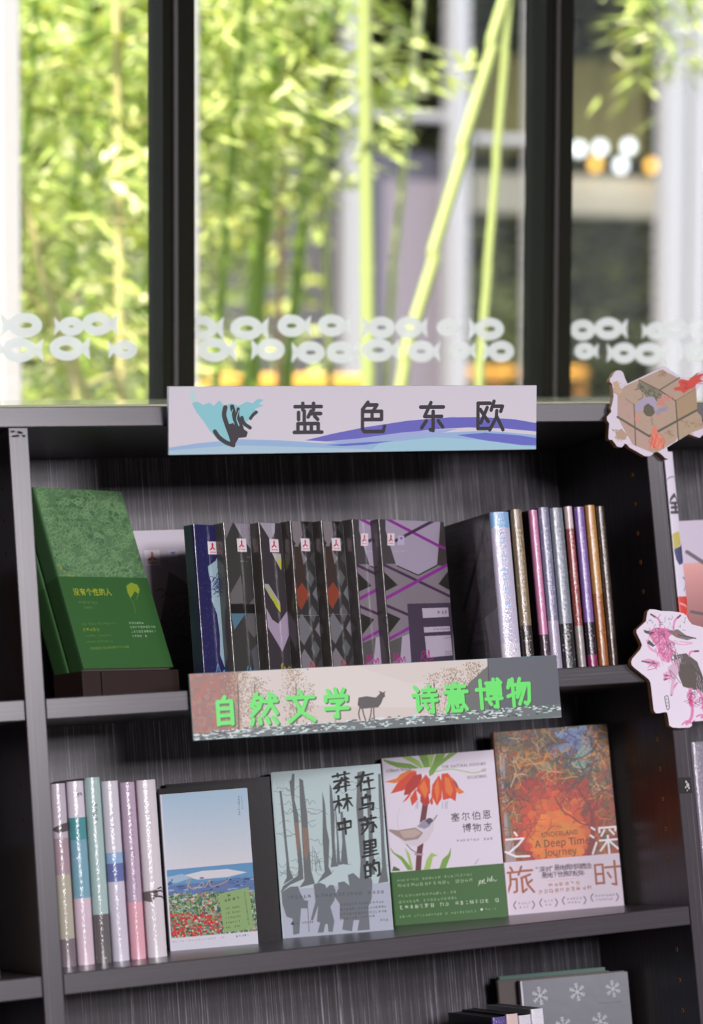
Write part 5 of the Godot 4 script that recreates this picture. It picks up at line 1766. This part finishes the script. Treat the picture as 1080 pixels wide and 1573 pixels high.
func far_building() -> void:
	var o := thing("building", "far glazed building with white columns across the courtyard", "building", Transform3D(Basis.IDENTITY, Vector3(4.5, -0.1, -6.0)))
	var steel := matte(rgb(142, 142, 150), 0.5)
	var dark := matte(rgb(44, 42, 26), 0.9)
	var s := Shape.new()
	s.box(Vector3(0, 1.9, -4.1), Vector3(7.2, 3.8, 0.2))
	part("rear_wall", s, dark, o)
	for k in [-1.0, 1.0]:
		s = Shape.new()
		s.box(Vector3(k * 3.5, 1.9, -2.1), Vector3(0.2, 3.8, 3.8))
		part("side_wall", s, dark, o)
	s = Shape.new()
	s.box(Vector3(0, 3.85, -2.1), Vector3(7.2, 0.2, 4.2))
	part("roof", s, matte(rgb(120, 120, 116), 0.8), o)
	s = Shape.new()
	s.box(Vector3(0, 0.02, -2.1), Vector3(7.0, 0.1, 4.0))
	part("building_floor", s, matte(rgb(90, 80, 66), 0.6), o)
	for g in [[2.61, 2.68], [3.07, 3.15], [3.44, 3.486], [4.085, 4.19], [4.215, 4.305], [5.6, 5.7], [6.8, 6.9]]:
		s = Shape.new()
		s.box(Vector3((g[0] + g[1]) / 2 - 4.5, 1.85, 0.06), Vector3(g[1] - g[0], 3.7, 0.1), 0.006)
		part("column", s, steel, o)
	for g in [[2.5, 3.15, 2.44], [3.15, 3.486, 2.36]]:
		s = Shape.new()
		s.box(Vector3((g[0] + g[1]) / 2 - 4.5, g[2] + 0.1, 0.02), Vector3(g[1] - g[0], 0.035, 0.05), 0.004)
		part("crossbar", s, steel, o)
	var glass := StandardMaterial3D.new()
	glass.transparency = BaseMaterial3D.TRANSPARENCY_ALPHA
	glass.albedo_color = Color(0.12, 0.15, 0.14, 0.06)
	glass.roughness = 0.0
	glass.metallic_specular = 0.2
	for g in [[3.15, 3.44], [3.486, 4.085], [4.305, 5.6], [5.7, 6.8]]:
		s = Shape.new()
		s.box(Vector3((g[0] + g[1]) / 2 - 4.5, 1.8, 0.0), Vector3(g[1] - g[0], 3.6, 0.008))
		part("pane", s, glass, o)
	s = Shape.new()
	s.box(Vector3(2.95 - 4.5, 1.2, -0.1), Vector3(0.36, 2.4, 0.12), 0.004)
	part("grey_panel", s, matte(rgb(112, 105, 118), 0.8), o)
	s = Shape.new()
	s.box(Vector3(2.1 - 4.5, 1.2, -0.1), Vector3(1.24, 2.4, 0.12), 0.004)
	part("dark_panel", s, matte(rgb(74, 72, 78), 0.8), o)
	s = Shape.new()
	s.box(Vector3(4.85 - 4.5, 2.88, -2.3), Vector3(1.1, 0.5, 0.08), 0.004)
	part("olive_panel", s, matte(rgb(146, 142, 84), 0.8), o)
	s = Shape.new()
	s.box(Vector3(4.75 - 4.5, 2.39, -2.0), Vector3(1.08, 0.2, 0.1), 0.004)
	part("cream_fascia", s, matte(rgb(226, 218, 196), 0.8), o)
	shrub("indoor_plant", "tall dark green plant at the back inside the far building", Vector3(5.2, -0.03, -9.2), Vector3(2.2, 3.6, 0.6), 3000, 72)
	shrub("indoor_plant", "green plant low inside the far building between columns", Vector3(4.0, -0.03, -7.6), Vector3(0.6, 1.9, 0.4), 1200, 73)
	for g in [[3.83, -6.9, "beside the right column"], [3.2, -6.7, "near the middle column"], [1.4, -4.0, "behind the bamboo stems"]]:
		var t := thing("wooden_table", "orange wooden counter across the courtyard, " + g[2], "table", Transform3D(Basis.IDENTITY, Vector3(g[0] + 0.1, -0.03, g[1])), "wooden counters across the courtyard")
		s = Shape.new()
		s.box(Vector3(0, 1.415, 0), Vector3(0.5, 0.05, 0.4), 0.008, 0)
		part("table_top", s, matte(rgb(214, 156, 62), 0.5), t)
		for k in 4:
			s = Shape.new()
			s.box(Vector3((k % 2) * 0.44 - 0.22, 0.7, (k / 2) * 0.34 - 0.17), Vector3(0.04, 1.39, 0.04), 0.003)
			part("leg", s, matte(rgb(150, 104, 50), 0.6), t)
	var spots := [[4.783, 2.521, 0], [4.906, 2.532, 0], [5.078, 2.545, 0], [4.88, 2.447, 1], [5.032, 2.446, 0], [5.217, 2.452, 1], [5.283, 2.553, 1], [5.512, 2.562, 1], [5.599, 2.472, 0]]
	for k in spots.size():
		var g: Array = spots[k]
		var warm: bool = g[2] == 1
		var tint := Color(1.0, 0.78, 0.36) if warm else Color(0.95, 0.98, 1.0)
		var l := thing("pendant_lamp", "small round %s pendant lamp in the far building, %s from the left" % ["warm yellow" if warm else "cool white", ["first", "second", "third", "fourth", "fifth", "sixth", "seventh", "eighth", "ninth"][k]], "lamp", Transform3D(Basis.IDENTITY, Vector3(g[0], g[1], -8.0 + 0.12)), "pendant lamps in the far building")
		var b := Shape.new()
		b.lathe(Vector3.ZERO, [Vector2(0.0, -0.028), Vector2(0.018, -0.022), Vector2(0.028, 0), Vector2(0.02, 0.02), Vector2(0.008, 0.03)], 10)
		var glow := matte(tint, 0.5)
		glow.emission_enabled = true
		glow.emission = tint
		glow.emission_energy_multiplier = 4.0 if warm else 5.0
		part("bulb", b, glow, l)
		var c := Shape.new()
		c.tube([Vector3(0, 0.028, 0), Vector3(0, 3.65 - g[1], 0)], [0.003, 0.003], 5)
		part("cord", c, frame_dark, l)
		var light := OmniLight3D.new()
		light.name = "bulb_light"
		light.light_color = tint
		light.light_energy = 0.008
		light.light_size = 0.025
		light.omni_range = 12.0
		light.omni_attenuation = 2.0
		light.shadow_enabled = true
		l.add_child(light)

func bookcase() -> void:
	var o := thing("bookcase", "dark wood-grain bookcase leaning back, open bays of books", "bookcase", tilt)
	var ups := [-1.3367, -0.4415, 0.4418, 1.337]
	var depth := 0.25
	var foot := -1.36
	var s := Shape.new()
	s.box(Vector3(0, -0.0125, (BACK_Z - 0.012) / 2), Vector3(2.699, 0.025, depth + 0.012), 0.0012, 0)
	part("top_board", s, board_edge, o)
	for x in ups:
		s = Shape.new()
		s.box(Vector3(x, (foot - 0.025) / 2, BACK_Z / 2), Vector3(0.0247, -foot - 0.025, depth), 0.001, 1)
		var u := part("upright", s, board_edge, o)
		# rows of drilled holes for shelf pins
		var hole := ArrayMesh.new()
		var ring := Shape.new()
		ring.lathe(Vector3.ZERO, [Vector2(0.0012, 0.0002), Vector2(0.0026, 0.0007), Vector2(0.0034, 0.0001)], 8)
		ring.into(hole, matte(rgb(168, 112, 56), 0.6))
		var core := Shape.new()
		core.lathe(Vector3.ZERO, [Vector2(0.0, 0.0003), Vector2(0.0013, 0.0003)], 8)
		core.into(hole, matte(rgb(18, 14, 12), 0.9))
		if absf(x) < 1.0:
			for side in [-1.0]:
				var y := -0.0925
				while y > -0.9:
					if absf(y - SHELF_UPPER) > 0.03 and absf(y - SHELF_LOWER) > 0.03:
						mesh_part("pin_hole", hole, u, Transform3D(Basis(Vector3.BACK, PI / 2 * -side), Vector3(x + side * 0.01235, y, -0.042)))
					y -= 0.04
	for k in 3:
		var x0: float = ups[k] + 0.01235
		var x1: float = ups[k + 1] - 0.01235
		s = Shape.new()
		s.box(Vector3((x0 + x1) / 2, (foot - 0.025) / 2, BACK_Z - 0.006), Vector3(x1 - x0 + 0.0247, -foot - 0.025, 0.012), 0.0, 1)
		part("back_panel", s, laminate, o)
		for y in [SHELF_UPPER, SHELF_LOWER, SHELF_BOTTOM, foot + 0.1]:
			s = Shape.new()
			s.box(Vector3((x0 + x1) / 2, y - 0.0125, BACK_Z / 2), Vector3(x1 - x0 - 0.0008, 0.025, depth - 0.001), 0.0012, 0)
			part("shelf", s, board_edge, o)
	# level plinth under the leaning case
	s = Shape.new()
	var low := tilt.affine_inverse()
	var a := tilt * Vector3(0, foot, 0)
	var b := tilt * Vector3(0, foot, BACK_Z)
	for x in [-1.3, 1.3]:
		s = Shape.new()
		s.box(low * Vector3(x, minf(a.y, b.y) / 2, (a.z + b.z) / 2), Vector3(0.05, 0.05, 0.2), 0.0)
		part("foot", s, laminate, o)
	# torn black tape with white remains on the right upright
	s = Shape.new()
	s.plate(PackedVector2Array([Vector2(0.4308, -0.5058), Vector2(0.4497, -0.5063), Vector2(0.4500, -0.5275), Vector2(0.4312, -0.5270)]), 0.0, 0.0006)
	part("tape", s, matte(rgb(22, 20, 22), 0.35), o)
	s = Shape.new()
	for g in [[0.4415, -0.512, 0.0022], [0.4435, -0.5165, 0.003], [0.4400, -0.519, 0.0016], [0.4455, -0.521, 0.0018], [0.4425, -0.5235, 0.0014]]:
		var ring := PackedVector2Array()
		for k in 7:
			ring.append(Vector2(g[0], g[1]) + Vector2(cos(k * TAU / 7), sin(k * TAU / 7)) * g[2] * rng.randf_range(0.5, 1.2))
		s.plate(ring, 0.0006, 0.001)
	part("tape_residue", s, matte(rgb(190, 186, 190), 0.8), o)
	# dark scuffs at the top of the left upright
	s = Shape.new()
	for k in 9:
		var ring := PackedVector2Array()
		var c := Vector2(-0.4415 + rng.randf_range(-0.009, 0.009), -0.0335 + rng.randf_range(-0.004, 0.004))
		for j in 7:
			ring.append(c + Vector2(cos(j * TAU / 7), sin(j * TAU / 7) * 0.6) * rng.randf_range(0.0012, 0.0034))
		s.plate(ring, 0.0, 0.0003)
	part("scuff", s, matte(rgb(22, 18, 20), 0.7), o)

func signs() -> void:
	var edge := matte(rgb(206, 204, 210), 0.4)
	# upper sign hangs upright, so it stands off the leaning case at the top
	var upper := thing("shelf_sign", "white shelf sign with black Chinese lettering and blue waves on the top board", "sign", in_case(Vector3(0.0010, -0.0622, 0.0045), 0.0, -LEAN))
	sign_plate(upper, 0.513, 0.0845, printed(print_sign_upper(), 0.4), edge)
	var lower := thing("shelf_sign", "shelf sign with bright green Chinese lettering and a deer on the upper shelf", "sign", in_case(Vector3(0.0053, -0.4148, 0.0045), 0.0, 0.0, -0.004))
	sign_plate(lower, 0.5095, 0.0815, printed(print_sign_lower(), 0.4), matte(rgb(120, 160, 164), 0.4))

func sign_plate(o: Node3D, w: float, h: float, face: Material, edge: Material) -> void:
	var s := Shape.new()
	s.box(Vector3(0, h / 2, 0), Vector3(w, h, 0.005), 0.0006)
	part("board", s, edge, o)
	s = Shape.new()
	s.quad(Vector3(-w / 2 + 0.0005, h - 0.0005, 0.0027), Vector3(w / 2 - 0.0005, h - 0.0005, 0.0027), Vector3(w / 2 - 0.0005, 0.0005, 0.0027), Vector3(-w / 2 + 0.0005, 0.0005, 0.0027), Vector3.BACK)
	part("printed_face", s, face, o)
	for k in [-1.0, 1.0]:
		s = Shape.new()
		s.box(Vector3(k * w * 0.35, h * 0.5, -0.0034), Vector3(0.03, 0.02, 0.0018))
		part("adhesive_pad", s, edge, o)

func books_upper() -> void:
	var y := SHELF_UPPER
	# two green volumes, one behind the other, on a dark brown block
	var block := thing("display_block", "dark brown two-piece block under the green books", "display block", in_case(Vector3(-0.305, y, -0.105), 0.42))
	for k in [[-0.0645, 0.03], [0.0175, 0.13]]:
		var s := Shape.new()
		s.box(Vector3(k[0], 0.0165, 0), Vector3(k[1], 0.033, 0.055), 0.001, 0)
		part("wood_piece", s, matte(rgb(44, 27, 22), 0.6), block)
	var green_edge := matte(ink(48, 84, 44), 0.45)
	var look := {"width": 0.1495, "height": 0.2475, "thick": 0.026, "hard": false, "front": printed(print_green(), 0.45), "spine": matte(ink(64, 100, 62), 0.4), "edge": green_edge, "bands": [[0.0, 0.124, printed(print_green_band(), 0.45), green_edge, green_edge]]}
	var where := facing(-0.2933, -0.3155, -0.0861, 0.1495, 0.419, 0.305)
	book("green_book", "green patterned book with yellow Chinese title, leaning in front", where, look)
	look = look.duplicate()
	look.front = green_edge
	look.bands = [[0.0, 0.124, green_edge, green_edge, green_edge]]
	book("green_book", "second green volume hidden behind the green patterned book", where * Transform3D(Basis.IDENTITY, Vector3(-0.002, -0.004, -0.0275)), look)
	# grey volume standing against the back
	var grey := matte(ink(120, 114, 122), 0.4)
	book("paperback", "pale grey paperback with a misty print, standing behind the green book", facing(-0.188, y, -0.216, 0.13, 0.0, 0.0), {"width": 0.13, "height": 0.224, "thick": 0.02, "front": printed(print_series_misty(), 0.35), "edge": grey})
	# a fan of seven paperbacks of one series, each turned to the right
	var dark := matte(ink(60, 58, 58), 0.2)
	var tops := [-0.2193, -0.1789, -0.1309, -0.0875, -0.044, 0.0, 0.038]
	var prints := [print_series_navy(), print_series_olive(), print_series_yellow(), print_series_diamond(), null, print_series_violet(), null]
	prints[4] = prints[3]
	prints[6] = prints[5]
	var told := ["navy paperback with a pale blue face, leftmost of the fanned series", "dark grey paperback with olive and blue triangles, second of the fanned series", "dark paperback with yellow and lilac shards, third of the fanned series", "grey paperback with a rust diamond, left one of two alike in the fan", "grey paperback with a rust diamond, right one of two alike in the fan", "grey paperback with violet stripes, mostly covered by its twin in front", "grey paperback with violet stripes and white boxes, its whole cover showing"]
	var spine_tone := [ink(40, 40, 70), ink(84, 82, 76), ink(66, 62, 58), ink(62, 58, 54), ink(62, 58, 54), ink(70, 66, 66), ink(70, 66, 66)]
	for k in 7:
		var m := wrapped(printed(prints[k], 0.2), 0.14, 0.06)
		var sp := wrapped(matte(spine_tone[k], 0.2), 0.12, 0.1, true)
		var x: float = tops[k] + 0.0165
		book("series_paperback", told[k], in_case(Vector3(x, y, -0.066), 0.401, 0.0), {"width": 0.13, "height": 0.2115 + 0.001 * (k % 2), "thick": 0.0195, "bulge": 0.003, "square": 0.5, "front": m, "spine": sp, "edge": dark}, "fanned paperbacks of one series")
	# spines out, wrapped in film
	var row := [
		[0.2017, 0.0290, 0.2150, "white spine with a blue stripe, first of the wrapped row", [[0.1, ink(120, 160, 196)], [0.72, ink(176, 172, 190)], [0.18, ink(196, 190, 200)]], 30, ink(110, 150, 196), ink(190, 186, 196)],
		[0.2325, 0.0180, 0.2180, "black and gold spine in the wrapped row, right of the white one", [[0.72, ink(112, 98, 74)], [0.28, ink(46, 42, 42)]], 60, ink(170, 150, 110), ink(40, 38, 38)],
		[0.2596, 0.0138, 0.2165, "narrow pink spine in the wrapped row", [[0.78, ink(176, 110, 146)], [0.22, ink(60, 46, 56)]], 20, ink(200, 160, 180), ink(60, 44, 52)],
		[0.2740, 0.0172, 0.2195, "silvery blue spine in the wrapped row, right of the pink one", [[0.7, ink(110, 110, 134)], [0.3, ink(150, 142, 160)]], 80, ink(170, 170, 190), ink(60, 58, 66)],
		[0.2917, 0.0205, 0.2185, "wide steel grey spine in the wrapped row", [[0.72, ink(110, 116, 126)], [0.28, ink(40, 40, 42)]], 60, ink(150, 156, 166), ink(34, 34, 36)],
		[0.3140, 0.0130, 0.2200, "red and white spine in the wrapped row", [[0.14, ink(180, 160, 160)], [0.6, ink(132, 66, 62)], [0.26, ink(130, 122, 120)]], 70, ink(180, 150, 146), ink(60, 50, 50)],
		[0.3292, 0.0158, 0.2190, "violet spine in the wrapped row", [[0.72, ink(110, 84, 146)], [0.2, ink(36, 28, 40)], [0.08, ink(120, 30, 80)]], 40, ink(150, 130, 180), ink(34, 28, 40)],
		[0.3460, 0.0160, 0.2210, "golden brown spine in the wrapped row", [[0.55, ink(160, 116, 62)], [0.45, ink(134, 78, 34)]], 20, ink(190, 150, 100), ink(120, 76, 40)],
		[0.3624, 0.0140, 0.2190, "dark brown spine at the right end of the wrapped row", [[1.0, ink(60, 48, 40)]], 60, ink(110, 98, 90), ink(40, 32, 28)]]
	for k in row.size():
		var g: Array = row[k]
		var tex := print_spine(g[4], [[0.5, 0.12, 0.5, 0.6, 26.0, g[6]]], 20 + k, g[5], g[6])
		var look2 := {"width": 0.142, "height": g[2] - 0.003, "thick": g[1] - 0.0008, "bulge": 0.0055, "square": 0.9, "spine": wrapped(printed(tex), 0.13, 0.19, true), "edge": wrapped(matte(g[7], 0.2), 0.2, 0.2)}
		if k == 0:
			look2["back"] = wrapped(printed(print_misty_back()), 0.3, 0.1)
		book("wrapped_book", "film-wrapped book, " + g[3], spine_out(g[0], y, -0.03, g[1] - 0.0008), look2, "film-wrapped books on the upper shelf")

func books_lower() -> void:
	var y := SHELF_LOWER
	var row := [
		[-0.3975, 0.0205, 0.2235, "silver film and white spine at the left end of the lower shelf", [[0.3, ink(170, 160, 170)], [0.2, ink(150, 130, 136)], [0.35, ink(160, 156, 140)], [0.15, ink(110, 100, 104)]], [], ink(160, 154, 160)],
		[-0.3760, 0.0225, 0.2250, "white spine with a teal picture and pinkish foot, second from the left", [[0.2, ink(190, 182, 192)], [0.12, ink(70, 132, 136)], [0.32, ink(110, 150, 164)], [0.36, ink(190, 172, 182)]], [[0.6, 0.05, 0.6, 0.1, 30.0, ink(40, 40, 50)]], ink(190, 184, 192)],
		[-0.3530, 0.0212, 0.2280, "pale sea-green spine with a grey foot, third from the left", [[0.74, ink(150, 172, 168)], [0.26, ink(92, 88, 88)]], [[0.5, 0.14, 0.5, 0.24, 22.0, ink(90, 100, 100)]], ink(160, 176, 172)],
		[-0.3312, 0.0225, 0.2220, "white spine with a small blue picture, fourth from the left", [[0.4, ink(184, 182, 190)], [0.06, ink(130, 160, 190)], [0.1, ink(92, 104, 150)], [0.44, ink(182, 178, 190)]], [], ink(180, 178, 188)],
		[-0.3072, 0.0200, 0.2190, "lilac spine with a pink foot, fifth from the left", [[0.68, ink(164, 146, 164)], [0.32, ink(200, 150, 160)]], [[0.5, 0.15, 0.5, 0.6, 22.0, ink(140, 120, 140)]], ink(186, 150, 164)],
		[-0.2857, 0.0262, 0.2200, "white spine with a small black drawing, right end of the spines", [[1.0, ink(190, 184, 188)]], [[0.6, 0.8, 0.6, 0.92, 18.0, ink(100, 96, 100)]], ink(188, 182, 188)]]
	for k in row.size():
		var g: Array = row[k]
		var tex: Texture2D
		if k == 5 or k == 0:
			var p := sheet(60, 340, g[4][0][1])
			p.axes(Vector2.ZERO, Vector2(100, 0), Vector2(0, 1000))
			if k == 0:
				var at := 0.0
				for b in g[4]:
					p.rect(0, at, 100, at + b[0] * 1000, b[1])
					at += b[0] * 1000
				p.poly([0, 250, 60, 220, 100, 214, 100, 260, 40, 270], ink(80, 72, 76))
			else:
				var drawn := ink(40, 34, 38)
				p.poly([0, 630, 30, 628, 56, 622, 60, 650, 40, 690, 0, 676], ink(96, 84, 86))
				p.curve([40, 640, 70, 630, 92, 645], 8, drawn)
				p.curve([46, 660, 74, 664, 92, 680], 8, drawn)
				p.curve([60, 618, 76, 612, 88, 626], 6, drawn)
			tex = p.done()
		else:
			tex = print_spine(g[4], g[5], 40 + k, 16, g[6])
		book("wrapped_book", "film-wrapped book, " + g[3], spine_out(g[0], y, -0.1075, g[1] - 0.0006), {"width": 0.14, "height": g[2] - 0.001, "thick": g[1] - 0.0006, "bulge": 0.007, "square": 0.9, "spine": wrapped(printed(tex), 0.14, 0.1, true), "edge": wrapped(matte(g[6], 0.3), 0.3, 0.1)}, "film-wrapped books on the lower shelf")
	var white := matte(ink(196, 194, 202), 0.4)
	book("picture_book", "book with a blue sea and red flower field on its cover", facing(-0.1740, y, -0.1780, 0.1139, -0.305, -0.02), {"width": 0.1139, "height": 0.1995, "thick": 0.016, "front": wrapped(printed(print_seaside()), 0.16, 0.06), "spine": white, "edge": white})
	var black := wrapped(matte(ink(28, 26, 28), 0.2), 0.22, 0.02)
	book("black_book", "black film-wrapped book showing round the sea and flower book", facing(-0.1585, y, -0.1965, 0.135, -0.30, 0.0), {"width": 0.135, "height": 0.2075, "thick": 0.014, "front": black, "spine": black, "back": black, "edge": black})
	book("black_book", "second black book, its edge showing beside the pale teal book", facing(-0.1405, y, -0.2135, 0.138, -0.30, 0.0), {"width": 0.138, "height": 0.2125, "thick": 0.0125, "front": black, "spine": black, "back": black, "edge": black})
	var teal := matte(ink(170, 188, 188), 0.5)
	book("forest_book", "pale teal book with grey trees and black brush title", facing(0.0006, y, -0.1810, 0.1474, -0.4154, 0.03), {"width": 0.1474, "height": 0.2180, "thick": 0.022, "front": printed(print_ussuri(), 0.42), "spine": teal, "edge": teal})
	var lilac := matte(ink(200, 193, 204), 0.5)
	var leafy := matte(ink(52, 92, 42), 0.45)
	book("flower_book", "white book with orange crown flower, small bird and green band", facing(0.1762, y, -0.2000, 0.1543, -0.3752, 0.005), {"width": 0.1543, "height": 0.2255, "thick": 0.018, "front": printed(print_selborne(), 0.42), "spine": lilac, "edge": lilac, "bands": [[0.0, 0.0715, printed(print_selborne_band(), 0.42), leafy, leafy]]})
	var brown := matte(ink(96, 56, 36), 0.35)
	var band := matte(ink(200, 188, 200), 0.4)
	book("woodland_book", "tall book with orange woodland cover, white title and pale band", facing(0.3368, y, -0.1690, 0.1620, -0.30, 0.02), {"width": 0.1620, "height": 0.2495, "thick": 0.026, "front": printed(print_hollow(), 0.5), "spine": brown, "edge": brown, "bands": [[0.0, 0.0715, printed(print_hollow_band(), 0.5), band, band]]})

func books_bottom() -> void:
	var y := SHELF_BOTTOM
	var slate := matte(ink(78, 82, 90), 0.4)
	book("snowflake_book", "slate grey book with white snowflakes on the bottom shelf", facing(0.337, y, -0.165, 0.150, -0.30, 0.0), {"width": 0.150, "height": 0.2335, "thick": 0.02, "front": wrapped(printed(print_snow()), 0.3, 0.02), "spine": matte(ink(190, 186, 196), 0.4), "edge": slate})
	book("brown_book", "dark brown book peeping out left of the snowflake book", facing(0.318, y, -0.188, 0.158, -0.30, 0.0), {"width": 0.158, "height": 0.2350, "thick": 0.010, "front": matte(ink(52, 38, 34), 0.35), "edge": matte(ink(44, 34, 30), 0.35)})
	book("green_edged_book", "book whose green cover edge shows above the snowflake book", facing(0.322, y, -0.1995, 0.150, -0.30, 0.0), {"width": 0.150, "height": 0.2395, "thick": 0.008, "front": matte(ink(40, 84, 70), 0.35), "edge": matte(ink(36, 76, 62), 0.35)})
	var row := [[0.0960, 0.020, 0.186, "plain black spine, leftmost of the short row", ink(34, 34, 38)], [0.1165, 0.020, 0.190, "black spine beside the blue one", ink(30, 30, 34)], [0.1370, 0.018, 0.188, "dark spine with a blue label", ink(60, 100, 140)], [0.1555, 0.020, 0.2035, "violet and white spine", ink(74, 60, 120)], [0.1760, 0.0175, 0.2055, "beige spine between violet and white", ink(180, 160, 156)], [0.1940, 0.018, 0.202, "white spine right of the beige one", ink(180, 178, 186)], [0.2125, 0.0185, 0.208, "wider white spine before the snowflake book", ink(186, 184, 192)]]
	for k in row.size():
		var g: Array = row[k]
		var blocks := [[1.0, g[4]]]
		if k == 2:
			blocks = [[0.06, ink(36, 36, 40)], [0.3, g[4]], [0.64, ink(36, 36, 40)]]
		if k == 3:
			blocks = [[0.1, g[4]], [0.9, ink(180, 176, 190)]]
		book("bottom_shelf_book", "book on the bottom shelf, " + g[3], spine_out(g[0], y, -0.06, g[1]), {"width": 0.13, "height": g[2], "thick": g[1], "bulge": 0.004, "spine": wrapped(printed(print_spine(blocks, [[0.5, 0.05, 0.5, 0.09, 24.0, ink(170, 160, 190)]] if k == 3 else [], 70 + k)), 0.2, 0.2, true), "pages": matte(ink(40, 38, 42), 0.5), "edge": matte(ink(34, 34, 38) if k < 5 else g[4], 0.4)}, "short row on the bottom shelf")

func books_next_bays() -> void:
	var white := matte(ink(196, 190, 204), 0.4)
	book("white_spine_book", "white spine with one black character and red foot, right bay", spine_out(0.4880, SHELF_UPPER, -0.05, 0.0145, 0.0), {"width": 0.14, "height": 0.292, "thick": 0.0145, "bulge": 0.003, "spine": printed(print_quan(), 0.35), "edge": white})
	var rose := matte(ink(150, 96, 100), 0.4)
	book("rose_book", "pink to dark red book cut off by the right edge", facing(0.582, SHELF_UPPER, -0.075, 0.145, -0.15, 0.0), {"width": 0.145, "height": 0.199, "thick": 0.02, "front": printed(print_pink(), 0.35), "edge": rose})
	var silver := wrapped(matte(ink(120, 116, 128), 0.2), 0.12, 0.2, true)
	book("wrapped_book", "film-wrapped silvery dark book in the right bay, lower shelf", spine_out(0.487, SHELF_LOWER, -0.05, 0.024, 0.0), {"width": 0.14, "height": 0.214, "thick": 0.024, "bulge": 0.005, "square": 0.7, "spine": silver, "edge": wrapped(matte(ink(50, 46, 54), 0.2), 0.2, 0.3)})
	var cream := matte(ink(176, 160, 148), 0.4)
	book("cream_book", "pale spine at the left edge of the picture, lower shelf", spine_out(-0.512, SHELF_LOWER, -0.06, 0.024, 0.0), {"width": 0.14, "height": 0.15, "thick": 0.024, "spine": cream, "edge": cream})
	var maroon := matte(ink(96, 40, 40), 0.4)
	book("maroon_book", "dark red spine at the left edge of the picture, upper shelf", spine_out(-0.514, SHELF_UPPER, -0.07, 0.02, 0.0), {"width": 0.14, "height": 0.17, "thick": 0.02, "spine": maroon, "edge": maroon})

func cutouts() -> void:
	var wood := matte(rgb(176, 128, 84), 0.7)
	var back := matte(rgb(160, 130, 100), 0.7)
	var first := [0.3794, 0.0375, 0.3825, 0.0400, 0.3864, 0.0406, 0.3905, 0.0400, 0.3936, 0.0375, 0.3955, 0.030, 0.3987, 0.0224, 0.4020, 0.0235, 0.4585, 0.0461, 0.4610, 0.0455, 0.4827, 0.0315, 0.4950, 0.0300, 0.5058, 0.0321, 0.5141, 0.0381, 0.5253, 0.0415, 0.5296, 0.0321, 0.5118, 0.0174, 0.5064, 0.0108, 0.5041, -0.0171, 0.5096, -0.0225, 0.5119, -0.0358, 0.5106, -0.0477, 0.5038, -0.0530, 0.4950, -0.0502, 0.4876, -0.0475, 0.4715, -0.0552, 0.4507, -0.0655, 0.4520, -0.0740, 0.4512, -0.0813, 0.4461, -0.0799, 0.4393, -0.0732, 0.4350, -0.0712, 0.4304, -0.0718, 0.4260, -0.0755, 0.4223, -0.0769, 0.4170, -0.0770, 0.4134, -0.0761, 0.3923, -0.0647, 0.3880, -0.0600, 0.3854, -0.0594, 0.3825, -0.0630, 0.3797, -0.0645, 0.3732, -0.0631, 0.3690, -0.0570, 0.3667, -0.0539, 0.3625, -0.0540, 0.3610, -0.0519, 0.3625, -0.0420, 0.3646, -0.0318, 0.3615, -0.0270, 0.3619, -0.0226, 0.3693, -0.0162, 0.3690, -0.0110, 0.3719, -0.0057, 0.3752, 0.0047, 0.3748, 0.0218, 0.3715, 0.0250, 0.3718, 0.0290, 0.3750, 0.0315]
	var second := [0.4000, -0.2815, 0.4080, -0.2822, 0.4175, -0.2846, 0.4320, -0.2855, 0.4450, -0.2875, 0.4520, -0.2895, 0.4564, -0.2931, 0.4590, -0.2995, 0.4632, -0.3045, 0.4780, -0.3086, 0.4980, -0.3174, 0.5075, -0.3403, 0.4947, -0.3638, 0.5020, -0.3883, 0.4920, -0.4220, 0.4767, -0.4331, 0.4638, -0.4340, 0.4500, -0.4342, 0.4485, -0.4360, 0.4480, -0.4395, 0.4440, -0.4416, 0.4279, -0.4414, 0.4180, -0.4400, 0.4133, -0.4371, 0.4126, -0.4280, 0.4118, -0.4200, 0.4080, -0.4190, 0.4000, -0.4200, 0.3948, -0.4197, 0.3925, -0.4175, 0.3914, -0.4144, 0.3906, -0.3788, 0.3880, -0.3740, 0.3680, -0.3580, 0.3646, -0.3544, 0.3640, -0.3505, 0.3660, -0.3460, 0.3800, -0.3340, 0.3828, -0.3290, 0.3820, -0.3250, 0.3763, -0.3119, 0.3770, -0.3080, 0.3924, -0.2972, 0.3960, -0.2850]
	for k in 2:
		var flat: Array = [first, second][k]
		var outline := PackedVector2Array()
		for j in range(0, flat.size(), 2):
			outline.append(Vector2(flat[j], flat[j + 1]))
		var o := thing("wooden_cutout", ["wooden cut-out of a cardboard box with little creatures, upper right", "wooden cut-out of a pink feathered many-headed creature, below the box cut-out"][k], "cut-out", tilt * Transform3D(Basis.IDENTITY, Vector3(0.0053, 0.0022 if k == 0 else 0.0007, -0.0115)))
		var s := Shape.new()
		s.plate(outline, 0.013, 0.0215, Rect2(0, 0, 1, 1), true, false, true)
		part("plywood_board", s, wood, o)
		var box := Rect2(0.3594, -0.0817, 0.1702, 0.1278) if k == 0 else Rect2(0.3646, -0.4416, 0.1429, 0.1601)
		s = Shape.new()
		s.plate(outline, 0.0210, 0.0217, box, true, true, false)
		part("printed_face", s, printed(print_carton_figure() if k == 0 else print_feathered_figure(), 0.45), o)
		s = Shape.new()
		s.box(Vector3(0.4418, -0.02 if k == 0 else -0.36, 0.01225), Vector3(0.018, 0.03, 0.0013), 0.0)
		part("mounting_block", s, back, o)
